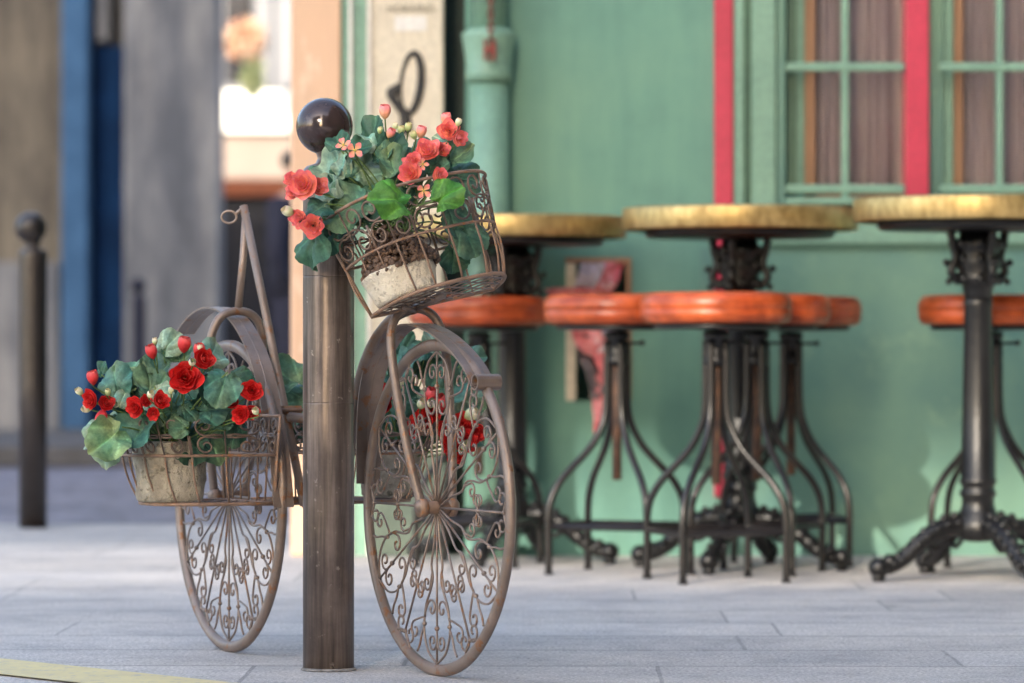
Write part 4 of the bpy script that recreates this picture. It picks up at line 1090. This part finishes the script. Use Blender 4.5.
L2 += [(rf.uniform(105, 240), rf.uniform(365, 430), rf.uniform(10, 15), rf.choice((G1, G3, G6, G2)), rf.uniform(0, 360), rf.uniform(-.03, .05), .8, rf.uniform(.2, .7)) for _ in range(20)]
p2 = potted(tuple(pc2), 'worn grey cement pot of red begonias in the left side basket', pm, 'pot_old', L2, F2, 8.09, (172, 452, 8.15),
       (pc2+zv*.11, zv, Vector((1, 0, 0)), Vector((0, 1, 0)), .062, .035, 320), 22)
# plant 3 : right side basket (behind the front wheel)
pc3 = P(390, 500, 8.44); pc3.z = B3.o.z+.004
pm = pot_mb(pc3, zv, Vector((1, 0, 0)), Vector((0, 1, 0)), .070, .060, .10, 9)
L3 = [(291, 378, 24, G1, 120, -.02, .8, .5), (296, 408, 22, G6, 240, .0, .9, .3), (312, 392, 26, G2, 180, .03, .8, .5), (300, 425, 18, G2, 250, .02, .9, .3),
      (395, 372, 26, G6, 100, .0, .8, .4), (420, 362, 24, G2, 80, .03, .8, .4), (405, 400, 26, G2, 200, -.02, .9, .3), (378, 420, 26, G6, 230, .0, .9, .4),
      (440, 388, 26, G6, 40, -.02, .8, .4), (462, 400, 24, G3, 330, .0, .9, .3), (380, 385, 24, G1, 140, .03, .8, .4), (455, 372, 22, G2, 60, .03, .7, .5),
      (430, 420, 24, G2, 270, .02, .9, .2), (400, 345, 18, G2, 90, .03, .7, .4), (435, 345, 18, G3, 70, .03, .7, .4), (350, 395, 26, G2, 170, .03, .8, .4),
      (410, 430, 24, G1, 260, .0, .9, .3), (472, 385, 18, G3, 20, .02, .8, .5), (345, 420, 24, G2, 200, .03, .8, .4)]
F3 = [(382, 393, 11, 'red', -.06, -.3, .2), (384, 405, 8, 'red', -.05, -.2, -.2), (430, 398, 8, 'rbud', -.05, .2, .8), (421, 420, 11, 'red', -.05, -.2, .1), (432, 413, 10, 'red', -.05, .3, .1),
      (413, 428, 9, 'red', -.03, -.4, 0), (462, 424, 14, 'red', -.04, .3, .2), (452, 442, 13, 'red', -.05, -.1, 0), (466, 440, 12, 'red', -.05, .4, -.1), (447, 428, 11, 'red', -.03, -.3, .3),
      (456, 455, 10, 'red', -.04, 0, -.5), (431, 404, 5, 'wbud', -.07, 0, .3), (421, 405, 5, 'wbud', -.07, 0, .3), (464, 446, 5, 'wbud', -.09, .1, .2), (470, 415, 7, 'wbud', -.04, .4, .4)]
F3 = [(a, b, c*1.25, k, dd-.07, e, f) for a, b, c, k, dd, e, f in F3]+[(376, 400, 12, 'red', -.12, -.2, .2), (474, 432, 13, 'red', -.1, .3, 0), (398, 385, 8, 'wbud', -.1, 0, .5), (440, 405, 10, 'rbud', -.12, .1, .8)]
L3 += [(rf.uniform(370, 475), rf.uniform(345, 430), rf.uniform(12, 18), rf.choice((G1, G3, G6, G2)), rf.uniform(0, 360), rf.uniform(-.03, .05), .8, rf.uniform(.2, .7)) for _ in range(16)]
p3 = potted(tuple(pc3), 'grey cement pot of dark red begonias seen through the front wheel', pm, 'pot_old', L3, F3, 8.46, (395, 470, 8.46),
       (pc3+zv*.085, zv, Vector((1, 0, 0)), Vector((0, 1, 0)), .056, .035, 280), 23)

# ================================================================== PERSON in the far street
def person(loc, face):
    root = empty('person', loc); tag(root, 'blurred person in dark navy clothes down the street, half hidden by peach pilaster', 'person')
    def skin(name, verts, edges, radii, material, sub=2):
        me = bpy.data.meshes.new(name); me.from_pydata(verts, edges, []); o = bpy.data.objects.new(name, me); COL.objects.link(o)
        md = o.modifiers.new('s', 'SKIN'); sv = me.skin_vertices[0].data if me.skin_vertices else None
        if sv is None:
            return o
        for i, r in enumerate(radii): sv[i].radius = (r, r) if not isinstance(r, tuple) else r
        sv[0].use_root = True
        s2 = o.modifiers.new('d', 'SUBSURF'); s2.levels = sub; s2.render_levels = sub
        o.parent = root; me.materials.append(M[material])
        for p in me.polygons: p.use_smooth = True
        return o
    import bmesh
    def skin2(name, chain_pts, edges, radii, material):
        me = bpy.data.meshes.new(name); bm = bmesh.new(); lay = bm.verts.layers.skin.verify()
        vs = []
        for i, p in enumerate(chain_pts):
            v = bm.verts.new(p); r = radii[i]; v[lay].radius = r if isinstance(r, tuple) else (r, r); v[lay].use_root = (i == 0); vs.append(v)
        for a, b in edges: bm.edges.new((vs[a], vs[b]))
        bm.to_mesh(me); bm.free()
        o = bpy.data.objects.new('tmp', me); COL.objects.link(o)
        o.modifiers.new('s', 'SKIN').use_smooth_shade = True; s2 = o.modifiers.new('d', 'SUBSURF'); s2.levels = 2; s2.render_levels = 2
        bpy.context.view_layer.update(); dg = bpy.context.evaluated_depsgraph_get()
        me2 = bpy.data.meshes.new_from_object(o.evaluated_get(dg)); bpy.data.objects.remove(o)
        me2.materials.clear(); me2.materials.append(M[material])
        q = bpy.data.objects.new(name, me2); COL.objects.link(q); q.parent = root; return q
    V = [(0, 0, .92), (0, .01, 1.10), (0, .01, 1.30), (0, .01, 1.42), (0, -.01, 1.50), (0, -.02, 1.58), (0, -.02, 1.68),
         (-.10, 0, .86), (-.11, -.01, .48), (-.115, .02, .08), (-.12, -.10, .04), (.10, 0, .86), (.12, .02, .48), (.12, .05, .08), (.13, -.07, .04),
         (-.19, .01, 1.40), (-.24, .03, 1.12), (-.15, -.02, .93), (-.12, -.03, .91), (.19, .01, 1.40), (.24, .03, 1.12), (.15, -.02, .93), (.12, -.03, .91)]
    E = [(0, 1), (1, 2), (2, 3), (3, 4), (4, 5), (5, 6), (0, 7), (7, 8), (8, 9), (9, 10), (0, 11), (11, 12), (12, 13), (13, 14), (3, 15), (15, 16), (16, 17), (17, 18), (3, 19), (19, 20), (20, 21), (21, 22)]
    Rr = [.15, .14, .16, .12, .055, .085, .085, .095, .06, .042, .04, .095, .06, .042, .04, .065, .048, .036, .035, .065, .048, .036, .035]
    skin2('body', V, E, Rr, 'skin')
    skin2('coat', [(0, 0, .80), (0, 0, .98), (0, .01, 1.15), (0, .01, 1.32), (0, .005, 1.43), (-.19, .01, 1.41), (-.245, .03, 1.12), (-.17, -.02, .92), (.19, .01, 1.41), (.245, .03, 1.12), (.17, -.02, .92)],
          [(0, 1), (1, 2), (2, 3), (3, 4), (4, 5), (5, 6), (6, 7), (4, 8), (8, 9), (9, 10)], [.20, .185, .17, .185, .12, .085, .066, .052, .085, .066, .052], 'navy')
    skin2('trousers', [(0, 0, .88), (-.10, 0, .84), (-.11, -.01, .48), (-.115, .02, .10), (.10, 0, .84), (.12, .02, .48), (.12, .05, .10)],
          [(0, 1), (1, 2), (2, 3), (0, 4), (4, 5), (5, 6)], [.15, .115, .08, .062, .115, .08, .062], 'navy')
    skin2('hair', [(0, .02, 1.62), (0, .01, 1.69), (0, -.02, 1.735)], [(0, 1), (1, 2)], [.095, .098, .07], 'hair')
    root.rotation_euler = (0, 0, face); return root
person(((296-512)*24.0/F, 24.0, .112), R_(70))

for o in COL.objects:
    if '_w' in o: del o['_w']
